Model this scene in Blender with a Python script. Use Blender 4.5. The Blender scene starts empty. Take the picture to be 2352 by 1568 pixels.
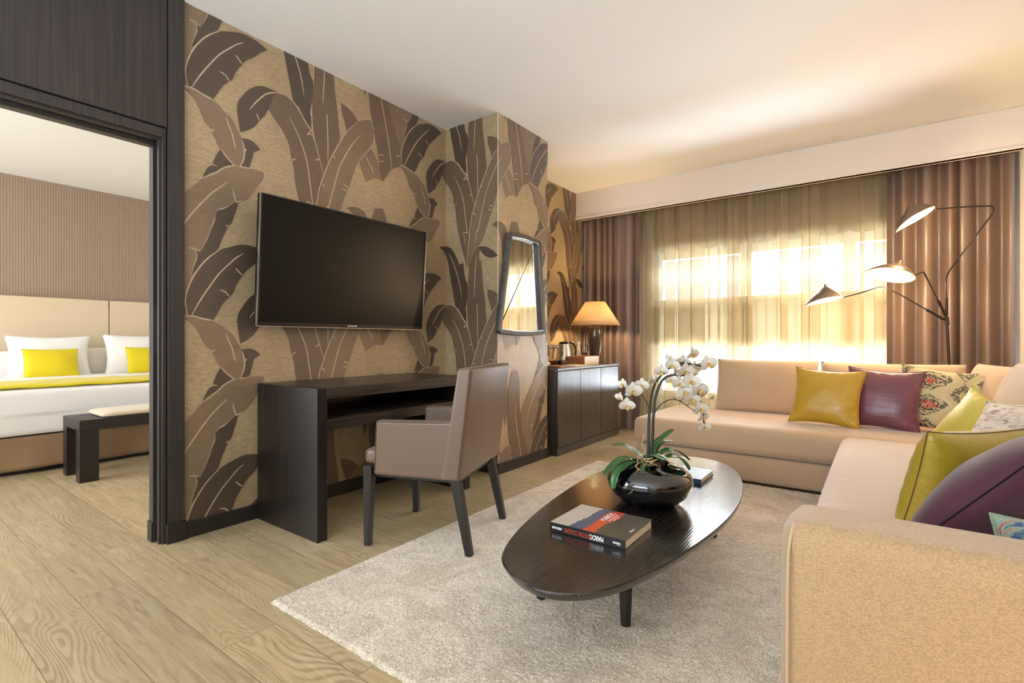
import bpy, bmesh, math, random
from mathutils import Matrix, Vector, noise
SC = bpy.context.scene
C = SC.collection
R = math.radians
random.seed(7)

# ------------------------------------------------------------------ camera
cam_d = bpy.data.cameras.new('camera'); cam_d.sensor_fit = 'HORIZONTAL'; cam_d.sensor_width = 36.0
cam_d.lens = 36.0*1142.6/2352.0; cam_d.shift_y = -1.5/2352.0; cam_d.clip_start = 0.02
cam = bpy.data.objects.new('camera', cam_d); C.objects.link(cam)
cam.location = (0, 0, 1.0); cam.rotation_euler = (R(90), 0, R(36.22)); SC.camera = cam
SC.cycles.transparent_max_bounces = 32
SC.cycles.max_bounces = 10
SC.cycles.diffuse_bounces = 5
SC.cycles.sample_clamp_indirect = 6.0

# ------------------------------------------------------------------ light and exposure
vs = SC.view_settings
vs.view_transform = 'Standard'; vs.look = 'None'; vs.gamma = 1.0; vs.use_curve_mapping = False
vs.exposure = 1.0
world = bpy.data.worlds.new('sky'); SC.world = world; world.use_nodes = True
wb = world.node_tree.nodes['Background']; wb.inputs[0].default_value = (0.86, 0.92, 1.0, 1); wb.inputs[1].default_value = 0.75

def area(name, loc, rot, sx, sy, power, col, spread=180):
    l = bpy.data.lights.new(name, 'AREA'); l.shape = 'RECTANGLE'; l.size = sx; l.size_y = sy; l.energy = power; l.color = col; l.spread = R(spread)
    o = bpy.data.objects.new(name, l); C.objects.link(o); o.location = loc; o.rotation_euler = rot; return o
def point(name, loc, power, col, rad=0.03):
    l = bpy.data.lights.new(name, 'POINT'); l.energy = power; l.color = col; l.shadow_soft_size = rad
    o = bpy.data.objects.new(name, l); C.objects.link(o); o.location = loc; return o
WARM = (1.0, 0.72, 0.42)
# daylight outside the window behind the sofa; the rear and bedroom lights are added fill
area('daylight_sofa_window', (-0.75, 7.6, 4.2), (R(-52), 0, 0), 5.0, 3.6, 1900, (0.78, 0.88, 1.0))
area('ground_bounce_sofa_window', (-0.75, 7.5, -0.55), (R(-145), 0, 0), 5.0, 3.0, 1900, (0.76, 0.87, 1.0))
area('rear_ceiling_fill', (-1.0, -2.12, 1.45), (R(142), 0, 0), 2.6, 2.1, 72, (0.74, 0.86, 1.0))  # added unseen light, tilted up to brighten the ceiling
area('bedroom_fill', (-5.2, -2.12, 1.45), (R(100), 0, 0), 2.8, 2.1, 72, (0.90, 0.95, 1.0))  # added light from an unseen side, brightens the bedroom

# ------------------------------------------------------------------ helpers
def lin(h):
    h = h.lstrip('#'); v = [int(h[i:i+2], 16)/255.0 for i in (0, 2, 4)]
    return tuple((x/12.92 if x <= 0.04045 else ((x+0.055)/1.055)**2.4) for x in v)+(1.0,)

class NT:
    def __init__(s, name):
        s.m = bpy.data.materials.new(name); s.m.use_nodes = True; s.t = s.m.node_tree; s.n = s.t.nodes; s.l = s.t.links
        s.b = s.n['Principled BSDF']; s.out = s.n['Material Output']
    def add(s, t, **kw):
        nd = s.n.new(t)
        for k, v in kw.items():
            if k.startswith('i_'):
                nd.inputs[k[2:].replace('_', ' ')].default_value = v
            else: setattr(nd, k, v)
        return nd
    def link(s, a, b): s.l.new(a, b)
    def coords(s, scale=(1, 1, 1), rot=(0, 0, 0), kind='Object'):
        tc = s.add('ShaderNodeTexCoord'); mp = s.add('ShaderNodeMapping'); mp.inputs['Scale'].default_value = scale; mp.inputs['Rotation'].default_value = rot
        s.link(tc.outputs[kind], mp.inputs['Vector']); return mp.outputs['Vector']
    def noise(s, vec, scale, detail=4, rough=0.55, dist=0.0):
        nd = s.add('ShaderNodeTexNoise'); nd.inputs['Scale'].default_value = scale; nd.inputs['Detail'].default_value = detail
        nd.inputs['Roughness'].default_value = rough; nd.inputs['Distortion'].default_value = dist; s.link(vec, nd.inputs['Vector']); return nd.outputs['Fac']
    def ramp(s, fac, stops):
        nd = s.add('ShaderNodeValToRGB'); e = nd.color_ramp.elements
        while len(e) > 2: e.remove(e[-1])
        for i, (p, c) in enumerate(stops):
            if i < 2: el = e[i]; el.position = p
            else: el = e.new(p)
            el.color = c if len(c) == 4 else (*c, 1)
        s.link(fac, nd.inputs['Fac']); return nd.outputs['Color']
    def mix(s, fac, a, b, mode='MIX'):
        nd = s.add('ShaderNodeMix', data_type='RGBA', blend_type=mode)
        for sock, v in ((nd.inputs[0], fac), (nd.inputs[6], a), (nd.inputs[7], b)):
            if isinstance(v, (int, float)): sock.default_value = v
            elif isinstance(v, tuple): sock.default_value = v
            else: s.link(v, sock)
        return nd.outputs[2]
    def bump(s, h, strength=0.3, dist=0.002):
        nd = s.add('ShaderNodeBump'); nd.inputs['Strength'].default_value = strength; nd.inputs['Distance'].default_value = dist
        s.link(h, nd.inputs['Height']); s.link(nd.outputs['Normal'], s.b.inputs['Normal']); return nd
    def col(s, v):
        if isinstance(v, tuple): s.b.inputs['Base Color'].default_value = v
        else: s.link(v, s.b.inputs['Base Color'])
    def set(s, **kw):
        for k, v in kw.items(): s.b.inputs[k.replace('_', ' ')].default_value = v
        return s

def scl(c, k): return (min(1, c[0]*k), min(1, c[1]*k), min(1, c[2]*k), 1)

def m_fabric(name, hexc, rough=0.85, wscale=900, vary=0.12, sheen=0.25, bump=0.25, spec=0.3):
    n = NT(name); c = lin(hexc); v = n.coords()
    f1 = n.noise(v, wscale, 2); f2 = n.noise(v, 6, 3)
    a = n.mix(f1, scl(c, 1-vary), scl(c, 1+vary)); n.col(n.mix(f2, a, scl(c, 1.0), 'MIX'))
    n.set(Roughness=rough, Sheen_Weight=sheen, Sheen_Roughness=0.5, Specular_IOR_Level=spec)
    n.bump(f1, bump, 0.001); return n.m
def m_satin(name, hexc, rough=0.38, k=1.0):
    n = NT(name); c = lin(hexc); f = n.noise(n.coords(), 14, 4, 0.6, 0.6)
    n.col(n.mix(f, scl(c, 0.86), scl(c, 1.12))); n.set(Roughness=rough, Sheen_Weight=0.35, Sheen_Roughness=0.35, Specular_IOR_Level=0.7)
    g = n.noise(n.coords((1.2, 9, 3)), 4, 4, 0.6, 0.5); h = n.noise(n.coords((7, 1.5, 3)), 3, 3, 0.6, 0.7); n.bump(n.mix(0.4, g, h), 0.30*k, 0.012); return n.m
def m_plain(name, hexc, rough=0.5, metal=0.0, spec=0.5, nv=0.06, ns=30):
    n = NT(name); c = lin(hexc); v = n.coords(); f = n.noise(v, ns, 3)
    n.col(n.mix(f, scl(c, 1-nv), scl(c, 1+nv))); n.set(Roughness=rough, Metallic=metal, Specular_IOR_Level=spec); return n.m
def m_wenge(name, dark, light, axis='z', rough=0.35, g=1.0, bump=0.25, coat=0.0, scale=1.0):
    n = NT(name); sc = {'x': (1.2, 60, 60), 'y': (60, 1.2, 60), 'z': (60, 60, 1.2)}[axis]
    v = n.coords(tuple(q*scale for q in sc)); f = n.noise(v, 1.6, 5, 0.65, 0.4)
    v2 = n.coords((1, 1, 1)); f2 = n.noise(v2, 2.2, 3)
    cc = n.ramp(f, [(0.38, lin(dark)), (0.72, lin(light))]); n.col(n.mix(f2, cc, lin(dark))); 
    n.set(Roughness=rough, Specular_IOR_Level=0.5, Coat_Weight=coat, Coat_Roughness=0.15); n.bump(f, bump, 0.001); return n.m

# mesh helpers ------------------------------------------------------
def box(bm, x0, x1, y0, y1, z0, z1, mi=0):
    vs_ = [bm.verts.new(p) for p in ((x0, y0, z0), (x1, y0, z0), (x1, y1, z0), (x0, y1, z0), (x0, y0, z1), (x1, y0, z1), (x1, y1, z1), (x0, y1, z1))]
    for f in ((0, 3, 2, 1), (4, 5, 6, 7), (0, 1, 5, 4), (1, 2, 6, 5), (2, 3, 7, 6), (3, 0, 4, 7)):
        bm.faces.new([vs_[i] for i in f]).material_index = mi
    return vs_
def tube(bm, pts, r, seg=10, closed=False, cap=True, mi=0):
    pts = [Vector(p) for p in pts]; n = len(pts); rings = []
    rr = r if isinstance(r, (list, tuple)) else [r]*n
    up = None
    for i, p in enumerate(pts):
        t = (pts[min(i+1, n-1)]-pts[max(i-1, 0)]) if not closed else (pts[(i+1) % n]-pts[i-1])
        t.normalize()
        if up is None: up = t.orthogonal().normalized()
        else:
            up = (up - t*up.dot(t))
            up = up.normalized() if up.length > 1e-6 else t.orthogonal().normalized()
        b = t.cross(up)
        rings.append([bm.verts.new(p+(up*math.cos(a)+b*math.sin(a))*rr[i]) for a in [2*math.pi*k/seg for k in range(seg)]])
    for i in range(n if closed else n-1):
        A, B = rings[i], rings[(i+1) % n]
        for k in range(seg): bm.faces.new((A[k], A[(k+1) % seg], B[(k+1) % seg], B[k])).material_index = mi
    if cap and not closed:
        bm.faces.new(list(reversed(rings[0]))).material_index = mi; bm.faces.new(rings[-1]).material_index = mi
def lathe(bm, prof, cx=0, cy=0, seg=48, mi=0):
    rings = []
    for r, z in prof:
        if r < 1e-5: rings.append([bm.verts.new((cx, cy, z))])
        else: rings.append([bm.verts.new((cx+r*math.cos(2*math.pi*k/seg), cy+r*math.sin(2*math.pi*k/seg), z)) for k in range(seg)])
    for A, B in zip(rings, rings[1:]):
        for k in range(seg):
            q = [A[k % len(A)], A[(k+1) % len(A)], B[(k+1) % len(B)], B[k % len(B)]]
            u = []
            for v in q:
                if v not in u: u.append(v)
            if len(u) > 2: bm.faces.new(u).material_index = mi
def catmull(pts, sub=6, closed=False):
    P = [Vector(p) for p in pts]; n = len(P); out = []
    for i in range(n if closed else n-1):
        p0 = P[i-1] if (closed or i > 0) else P[0]; p1 = P[i]; p2 = P[(i+1) % n]; p3 = P[(i+2) % n] if (closed or i+2 < n) else P[-1]
        for k in range(sub):
            t = k/sub; out.append(0.5*((2*p1)+(p2-p0)*t+(2*p0-5*p1+4*p2-p3)*t*t+(3*p1-p0-3*p2+p3)*t**3))
    if not closed: out.append(P[-1])
    return out
def prism(bm, pts, z0, z1, mi=0, mtop=None):
    a = [bm.verts.new((p[0], p[1], z0)) for p in pts]; b = [bm.verts.new((p[0], p[1], z1)) for p in pts]; n = len(pts)
    bm.faces.new(list(reversed(a))).material_index = mi; bm.faces.new(b).material_index = mi if mtop is None else mtop
    for i in range(n): bm.faces.new((a[i], a[(i+1) % n], b[(i+1) % n], b[i])).material_index = mi
def grid(bm, nx, ny, fn, mi=0, loop=False):
    V = [[bm.verts.new(fn(i/(nx-1), j/(ny-1))) for j in range(ny)] for i in range(nx)]
    for i in range(nx-1):
        for j in range(ny-1): bm.faces.new((V[i][j], V[i+1][j], V[i+1][j+1], V[i][j+1])).material_index = mi
    return V

WM = {}   # world matrix of each thing
def obj(name, bm, mat, parent=None, bevel=0, seg=3, smooth=False, subsurf=0, solid=0, local=False, fixn=True, angle=35):
    """link bm as ONE mesh object; coordinates are the room's unless local=True"""
    if fixn: bmesh.ops.recalc_face_normals(bm, faces=bm.faces)
    if parent is not None and not local: bm.transform(WM[parent].inverted())
    if smooth:
        for f in bm.faces: f.smooth = True
    me = bpy.data.meshes.new(name); bm.to_mesh(me); bm.free()
    for m in (mat if isinstance(mat, (list, tuple)) else [mat]): me.materials.append(m)
    o = bpy.data.objects.new(name, me); C.objects.link(o)
    if parent is not None: o.parent = parent; WM[o] = WM[parent].copy()
    else: WM[o] = Matrix.Identity(4)
    if solid: md = o.modifiers.new('solid', 'SOLIDIFY'); md.thickness = solid; md.offset = 0
    if bevel:
        md = o.modifiers.new('bevel', 'BEVEL'); md.width = bevel; md.segments = seg; md.limit_method = 'ANGLE'; md.angle_limit = R(40); md.harden_normals = False
        for f in me.polygons: f.use_smooth = True
    if subsurf: md = o.modifiers.new('sub', 'SUBSURF'); md.levels = subsurf; md.render_levels = subsurf
    if smooth or bevel:
        try: me.set_sharp_from_angle(angle=R(angle if not bevel else 60))
        except Exception: pass
    return o
def tag(o, label, cat, group=None, kind=None):
    if label: o['label'] = label
    if cat: o['category'] = cat
    if group: o['group'] = group
    if kind: o['kind'] = kind
    return o
def thing(name, label, cat, loc=(0, 0, 0), rotz=0, group=None, mat=None):
    o = bpy.data.objects.new(name, None); C.objects.link(o); o.empty_display_size = 0.1
    M = mat if mat is not None else Matrix.Translation(loc) @ Matrix.Rotation(rotz, 4, 'Z')
    o.matrix_world = M; WM[o] = M.copy(); tag(o, label, cat, group); return o
def struct(name, bm, mat, **kw):
    o = obj(name, bm, mat, **kw); o['kind'] = 'structure'; return o
def NB(): return bmesh.new()
def B(*a):
    bm = NB(); box(bm, *a); return bm
def basis(xa, ya, za, loc):
    M = Matrix.Identity(4)
    for i, v in enumerate((xa, ya, za)):
        for k in range(3): M[k][i] = v[k]
    for k in range(3): M[k][3] = loc[k]
    return M
def frame(up, normal, loc):
    """local z = normal, local y = up projected"""
    z = Vector(normal).normalized(); y = Vector(up); y = (y-z*y.dot(z)).normalized(); x = y.cross(z); return basis(x, y, z, Vector(loc))

# ------------------------------------------------------------------ materials
M = {}
M['ceiling'] = m_plain('ceiling_paint', '#efece6', 0.85, nv=0.01, ns=2)
M['white'] = m_plain('white_paint', '#e9e0d4', 0.6, nv=0.01, ns=3)
M['pvc'] = m_plain('window_frame_white', '#eceae2', 0.4, nv=0.01)
M['dark_panel'] = m_wenge('dark_panel_wood', '#2b2624', '#4a403c', 'z', 0.42)
M['desk_wood'] = m_wenge('desk_wood', '#120d0b', '#352a24', 'z', 0.38)
M['desk_wood_y'] = m_wenge('desk_wood_long', '#231b17', '#5c4d41', 'y', 0.33)
M['cabinet_wood'] = m_wenge('cabinet_wood', '#332b26', '#6e645b', 'z', 0.33, coat=0.12)
M['skirting'] = m_plain('dark_skirting', '#241e1c', 0.4)
M['leg_wood'] = m_wenge('chair_leg_wood', '#221e1b', '#3f3a35', 'z', 0.35)
M['leather'] = m_fabric('taupe_leather', '#6f5a4a', 0.38, 260, 0.10, 0.1, 0.12, 0.5)
M['leather'].node_tree.nodes['Principled BSDF'].inputs['Coat Weight'].default_value = 0.15
M['thread'] = m_plain('stitching', '#5e4332', 0.7)
M['sofa'] = m_fabric('sofa_fabric', '#c5a98a', 0.8, 420, 0.10, 0.5, 0.5)
def m_grain():  # same cloth as the sofa, toned darker to curb light on the arm
    n = NT('sofa_fabric_shaded_arm'); c = lin('#bf9f78'); vo = n.add('ShaderNodeTexVoronoi'); vo.inputs['Scale'].default_value = 210.0; nz = n.add('ShaderNodeTexNoise'); nz.inputs['Scale'].default_value = 60.0; n.link(n.coords((1, 1, 1)), nz.inputs['Vector'])
    mx = n.mix(0.012, n.coords((1, 1, 1.6)), nz.outputs['Color']); n.link(mx, vo.inputs['Vector']); n.col(n.mix(n.ramp(vo.outputs['Distance'], [(0.1, (1,)*3), (0.7, (0,)*3)]), scl(c, 0.80), scl(c, 1.08)))
    n.set(Roughness=0.75, Sheen_Weight=0.4, Specular_IOR_Level=0.3); b = n.bump(vo.outputs['Distance'], 0.5, 0.002); b.invert = True; return n.m
M['sofa_arm'] = m_grain()
M['ochre'] = m_satin('ochre_satin', '#a98e26', 0.36)
M['gold'] = m_satin('gold_satin', '#c19c2a', 0.30)
M['lime'] = m_satin('lime_satin', '#cfbd52', 0.45)
M['purple'] = m_satin('purple_satin', '#764450', 0.30)
M['plum'] = m_fabric('plum_velvet', '#50293a', 0.7, 500, 0.15, 0.25, 0.2)
M['black_gloss'] = m_plain('black_gloss', '#08060a', 0.04, spec=0.8, nv=0)
M['black_gloss'].node_tree.nodes['Principled BSDF'].inputs['Coat Weight'].default_value = 1.0
M['black_plastic'] = m_plain('black_plastic', '#0c0c0d', 0.25)
M['black_metal'] = m_plain('black_metal', '#2c2622', 0.3, 0.6)
M['bronze'] = m_plain('bronze_metal', '#8a7867', 0.3, 0.6)
M['chrome'] = m_plain('brushed_steel', '#c9c6c0', 0.22, 1.0)
M['dimmed_inside'] = m_plain('shade_inside_dimmed', '#a8854f', 0.5, nv=0)  # white lining darkened to tan to hold down the bulb's glare
M['white_linen'] = m_fabric('white_linen', '#f2f0ee', 0.8, 500, 0.03, 0.2, 0.15)
M['off_linen'] = m_fabric('ivory_linen', '#e3dccf', 0.8, 500, 0.05, 0.2, 0.15)
M['yellow'] = m_fabric('yellow_linen', '#dcc81a', 0.7, 500, 0.05, 0.2, 0.15)
M['bedskirt'] = m_fabric('taupe_bedskirt', '#9a7c5c', 0.7, 400, 0.08, 0.3, 0.2)
M['headboard'] = m_fabric('headboard_fabric', '#d8c6a8', 0.6, 500, 0.06, 0.3, 0.15)
M['tray_wood'] = m_wenge('tray_wood', '#8a5530', '#b57d4c', 'x', 0.45, scale=0.6)
M['pale_card_lit_wood'] = m_wenge('pale_card_lit_wood', '#d9c3a0', '#ecdcc0', 'y', 0.5, scale=0.6)
M['petal'] = m_plain('orchid_petal', '#dcd5c8', 0.6, nv=0.03)
M['petal'].node_tree.nodes['Principled BSDF'].inputs['Subsurface Weight'].default_value = 0.2
M['lip'] = m_plain('orchid_lip', '#c9a35e', 0.5)
M['stem'] = m_plain('orchid_stem', '#35332a', 0.5)
M['root'] = m_plain('aerial_root', '#c9a878', 0.7)
M['bark'] = m_plain('bark_chips', '#5a3c28', 0.9, nv=0.3, ns=60)
M['leafg'] = None
M['paper'] = m_plain('book_pages', '#e6d6b8', 0.8)
M['ink_white'] = m_plain('print_white', '#f0eeea', 0.6)
M['ink_red'] = m_plain('print_red', '#c4452c', 0.6)

def m_leafgreen():
    n = NT('orchid_leaf'); v = n.coords((1, 1, 1)); f = n.noise(v, 12, 3)
    n.col(n.mix(f, lin('#1a4024'), lin('#4a7c42'))); n.set(Roughness=0.22, Specular_IOR_Level=0.6); return n.m
M['leafg'] = m_leafgreen()

def m_floor():
    n = NT('oak_floor'); v = n.coords((1, 1, 1))
    br = n.add('ShaderNodeTexBrick', offset=0.37, squash=1.0)
    for k, q in (('Scale', 1.0), ('Mortar Size', 0.0012), ('Mortar Smooth', 0.2), ('Bias', 0.0), ('Brick Width', 1.25), ('Row Height', 0.185)): br.inputs[k].default_value = q
    br.inputs['Color1'].default_value = (0.25, 0.25, 0.25, 1); br.inputs['Color2'].default_value = (0.75, 0.75, 0.75, 1); br.inputs['Mortar'].default_value = (0, 0, 0, 1)
    n.link(v, br.inputs['Vector'])
    vg = n.coords((1.6, 22, 1)); 
    add = n.add('ShaderNodeVectorMath', operation='ADD'); n.link(vg, add.inputs[0])
    ml = n.add('ShaderNodeVectorMath', operation='SCALE'); ml.inputs['Scale'].default_value = 9.0; n.link(br.outputs['Color'], ml.inputs[0]); n.link(ml.outputs[0], add.inputs[1])
    g = n.noise(add.outputs[0], 2.2, 7, 0.7, 0.8)
    vh = n.coords((0.8, 4.2, 1)); add2 = n.add('ShaderNodeVectorMath', operation='ADD'); n.link(vh, add2.inputs[0]); n.link(ml.outputs[0], add2.inputs[1])
    cf = n.noise(add2.outputs[0], 1.0, 1.5, 0.45, 0.25)                      # growth rings = contour lines of a slow field
    m1 = n.add('ShaderNodeMath', operation='MULTIPLY'); m1.inputs[1].default_value = 330.0; n.link(cf, m1.inputs[0])
    m2 = n.add('ShaderNodeMath', operation='SINE'); n.link(m1.outputs[0], m2.inputs[0])
    m3 = n.add('ShaderNodeMapRange'); m3.inputs['From Min'].default_value = -1; n.link(m2.outputs[0], m3.inputs['Value'])
    mask = n.ramp(n.noise(n.coords((0.9, 3.2, 1)), 1.3, 2), [(0.48, (0.06,)*3), (0.66, (0.34,)*3)])
    base = n.ramp(g, [(0.30, lin('#9a8867')), (0.5, lin('#b6a37e')), (0.72, lin('#cbb995'))])
    ringc = n.ramp(m3.outputs[0], [(0.15, lin('#8a7859')), (0.6, lin('#d2c19c'))])
    c = n.mix(mask, base, ringc)
    tone = n.ramp(br.outputs['Color'], [(0.2, (0.86, 0.86, 0.86, 1)), (0.8, (1.08, 1.06, 1.02, 1))])
    c = n.mix(1.0, c, tone, 'MULTIPLY')
    c = n.mix(br.outputs['Fac'], c, lin('#7a694e'))
    n.col(c); n.set(Roughness=0.34, Specular_IOR_Level=0.6); n.bump(g, 0.12, 0.001); return n.m
M['floor'] = m_floor()

def m_rug():
    n = NT('cream_rug'); v = n.coords(); f = n.noise(v, 170, 4, 0.75); g = n.noise(v, 4.5, 5, 0.65, 1.8)
    a = n.ramp(f, [(0.36, lin('#ad987e')), (0.50, lin('#e4d5bd')), (0.62, lin('#f7eedf'))])
    m = n.ramp(g, [(0.40, (0.84, 0.82, 0.79, 1)), (0.58, (1.04, 1.04, 1.04, 1))]); n.col(n.mix(1.0, a, m, 'MULTIPLY'))
    n.set(Roughness=0.95, Sheen_Weight=0.4, Specular_IOR_Level=0.1); n.bump(f, 0.7, 0.006); return n.m
M['rug'] = m_rug()

def m_wallpaper(name, hexc, k=0.10, rough=0.36):
    n = NT(name); c = lin(hexc); v = n.coords((16, 16, 150)); f = n.noise(v, 2.0, 5, 0.8); f2 = n.noise(n.coords(), 2.5, 3)
    fr = n.ramp(f, [(0.36, (0,)*3), (0.64, (1,)*3)]); a = n.mix(fr, scl(c, 1-2.2*k), scl(c, 1+k*2.2)); n.col(n.mix(1.0, a, n.ramp(f2, [(0.35, (0.86,)*3), (0.65, (1.06,)*3)]), 'MULTIPLY'))
    n.set(Roughness=rough, Specular_IOR_Level=0.8, Sheen_Weight=0.15); n.bump(f, 0.45, 0.002); return n.m
WP = [m_wallpaper('wallpaper_ground', '#a8916c', 0.16), m_wallpaper('wallpaper_leaf_light', '#7d674d', 0.10), m_wallpaper('wallpaper_leaf_mid', '#6a543d', 0.10),
      m_wallpaper('wallpaper_leaf_dark', '#4c3a2a', 0.10), m_wallpaper('wallpaper_vein', '#c0a687', 0.10)]

def m_stripes():
    n = NT('ribbed_wallpaper'); v = n.coords((1, 1, 1)); w = n.add('ShaderNodeTexWave', wave_type='BANDS', bands_direction='Y'); w.inputs['Scale'].default_value = 14.0; w.inputs['Distortion'].default_value = 0.6
    w.inputs['Detail'].default_value = 1.0; n.link(v, w.inputs['Vector']); f = n.noise(n.coords((1, 60, 2)), 2, 3)
    a = n.ramp(w.outputs['Fac'], [(0.15, lin('#7d6a5c')), (0.6, lin('#a8937f'))]); n.col(n.mix(f, a, lin('#9a8674'))); n.set(Roughness=0.6); n.bump(w.outputs['Fac'], 0.3, 0.003); return n.m
M['stripes'] = m_stripes()

def m_trans(name, hexc, transp, transl=0.6, fold=0.35, weave=True):
    """woven cloth: part of the light passes straight through, part is diffused, more cloth in the way when seen edge-on"""
    n = NT(name); c = lin(hexc); n.n.remove(n.b)
    d = n.add('ShaderNodeBsdfDiffuse'); d.inputs['Color'].default_value = c
    t = n.add('ShaderNodeBsdfTranslucent'); t.inputs['Color'].default_value = c
    tr = n.add('ShaderNodeBsdfTransparent')
    m1 = n.add('ShaderNodeMixShader'); m1.inputs[0].default_value = transl; n.link(d.outputs[0], m1.inputs[1]); n.link(t.outputs[0], m1.inputs[2])
    if transp <= 0: n.link(m1.outputs[0], n.out.inputs['Surface']); return n.m
    lw = n.add('ShaderNodeLayerWeight'); lw.inputs['Blend'].default_value = 0.35
    mr = n.add('ShaderNodeMapRange'); mr.inputs['To Min'].default_value = 1-transp; mr.inputs['To Max'].default_value = min(1, 1-transp+fold); n.link(lw.outputs['Facing'], mr.inputs['Value'])
    m2 = n.add('ShaderNodeMixShader'); n.link(mr.outputs[0], m2.inputs[0]); n.link(tr.outputs[0], m2.inputs[1]); n.link(m1.outputs[0], m2.inputs[2])
    n.link(m2.outputs[0], n.out.inputs['Surface']); return n.m
M['sheer'] = m_trans('sheer_voile', '#cbb994', 0.60, 0.35, 0.40)
M['blind'] = m_trans('roman_blind_cloth', '#a39476', 0.0, 0.22)
M['lampshade'] = m_trans('linen_lampshade', '#f0d8b0', 0.0, 0.6)

def m_curtain():
    n = NT('brown_curtain_satin'); c = lin('#735e50'); f = n.noise(n.coords((60, 60, 3)), 3, 3)
    n.col(n.mix(f, scl(c, 0.9), scl(c, 1.1))); n.set(Roughness=0.40, Sheen_Weight=0.3, Sheen_Roughness=0.3, Specular_IOR_Level=0.8); return n.m
M['curtain'] = m_curtain()

def m_glass(name, tint=(1, 1, 1, 1), gl=0.08):
    n = NT(name); n.n.remove(n.b); tr = n.add('ShaderNodeBsdfTransparent'); tr.inputs[0].default_value = tint
    g = n.add('ShaderNodeBsdfGlossy'); g.inputs['Roughness'].default_value = 0.02
    lw = n.add('ShaderNodeFresnel'); lw.inputs[0].default_value = 1.45
    m = n.add('ShaderNodeMixShader'); n.link(lw.outputs[0], m.inputs[0]); n.link(tr.outputs[0], m.inputs[1]); n.link(g.outputs[0], m.inputs[2]); n.link(m.outputs[0], n.out.inputs['Surface']); return n.m
M['glass'] = m_glass('clear_glass')
def m_mirror():
    n = NT('mirror_glass'); n.col((0.9, 0.9, 0.88, 1)); n.set(Metallic=1.0, Roughness=0.03); return n.m
M['mirror'] = m_mirror()
def m_emit(name, col, s):
    n = NT(name); n.n.remove(n.b); e = n.add('ShaderNodeEmission'); e.inputs[0].default_value = (*col, 1); e.inputs[1].default_value = s; n.link(e.outputs[0], n.out.inputs['Surface']); return n.m
M['bulb'] = m_emit('lamp_bulb', (1.0, 0.84, 0.55), 10)
def m_table():
    n = NT('table_wenge'); w = n.add('ShaderNodeTexWave', wave_type='BANDS', bands_direction='X'); w.inputs['Scale'].default_value = 34.0; w.inputs['Distortion'].default_value = 3.2
    w.inputs['Detail'].default_value = 3.0; w.inputs['Detail Scale'].default_value = 0.9; n.link(n.coords((1, 0.10, 1)), w.inputs['Vector'])
    f = n.noise(n.coords((120, 9, 1)), 1.0, 4, 0.6); h = n.mix(0.55, w.outputs['Fac'], f)
    big = n.noise(n.coords((3, 0.6, 1)), 1.5, 3)
    n.col(n.mix(big, n.ramp(h, [(0.40, lin('#0a0807')), (0.62, lin('#1c1613')), (0.74, lin('#5c5049'))]), lin('#17120f')))
    n.set(Roughness=0.20, Specular_IOR_Level=0.6, Coat_Weight=0.7, Coat_Roughness=0.12); n.bump(h, 0.35, 0.0012); return n.m
M['table'] = m_table()
def m_ikat():
    n = NT('ikat_cushion'); v = n.coords((1, 1, 1)); 
    nz = n.add('ShaderNodeTexNoise'); nz.inputs['Scale'].default_value = 16; nz.inputs['Detail'].default_value = 4; n.link(v, nz.inputs['Vector'])
    sub = n.add('ShaderNodeVectorMath', operation='SUBTRACT'); sub.inputs[1].default_value = (0.5, 0.5, 0.5); n.link(nz.outputs['Color'], sub.inputs[0])
    sc = n.add('ShaderNodeVectorMath', operation='SCALE'); sc.inputs['Scale'].default_value = 0.05; n.link(sub.outputs[0], sc.inputs[0])
    ad = n.add('ShaderNodeVectorMath', operation='ADD'); n.link(v, ad.inputs[0]); n.link(sc.outputs[0], ad.inputs[1])
    sx = n.add('ShaderNodeSeparateXYZ'); n.link(ad.outputs[0], sx.inputs[0])
    def M_(op, a, b=None):
        nd = n.add('ShaderNodeMath', operation=op)
        for i, q in enumerate((a, b)):
            if q is None: continue
            if isinstance(q, (int, float)): nd.inputs[i].default_value = q
            else: n.link(q, nd.inputs[i])
        return nd.outputs[0]
    def tri(s, per, off=0.0): return M_('ABSOLUTE', M_('SUBTRACT', M_('FRACT', M_('DIVIDE', M_('ADD', s, 10+off), per)), 0.5))
    ax = M_('ABSOLUTE', M_('SUBTRACT', sx.outputs['X'], -0.055))                     # mirrored about the pillow's middle line
    dy = tri(sx.outputs['Y'], 0.165, 0.035)
    d1 = M_('ADD', M_('MULTIPLY', ax, 3.2), M_('MULTIPLY', dy, 1.0))
    d2 = M_('ADD', tri(sx.outputs['X'], 0.16, 0.055), M_('MULTIPLY', tri(sx.outputs['Y'], 0.165, 0.11), 0.8))
    cen = n.ramp(d1, [(0.0, lin('#b0372a')), (0.17, lin('#4d453c')), (0.30, lin('#cdb878')), (0.36, lin('#5d5446')), (0.44, lin('#d2c190'))])
    sid = n.ramp(d2, [(0.0, lin('#c9b25a')), (0.14, lin('#5a5245')), (0.30, lin('#6b6250')), (0.38, lin('#cfbd86')), (0.60, lin('#d9cba2')), (0.72, lin('#57503f'))])
    for q in (cen, sid): q.node.color_ramp.interpolation = 'CONSTANT'
    c = n.mix(M_('GREATER_THAN', ax, 0.075), cen, sid)
    f = n.noise(v, 90, 3, 0.7); n.col(n.mix(n.ramp(f, [(0.50, (0, 0, 0, 1)), (0.60, (1, 1, 1, 1))]), c, lin('#d6c9a4'))); n.set(Roughness=0.85, Sheen_Weight=0.3); n.bump(f, 0.3, 0.002); return n.m
M['ikat'] = m_ikat()
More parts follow.
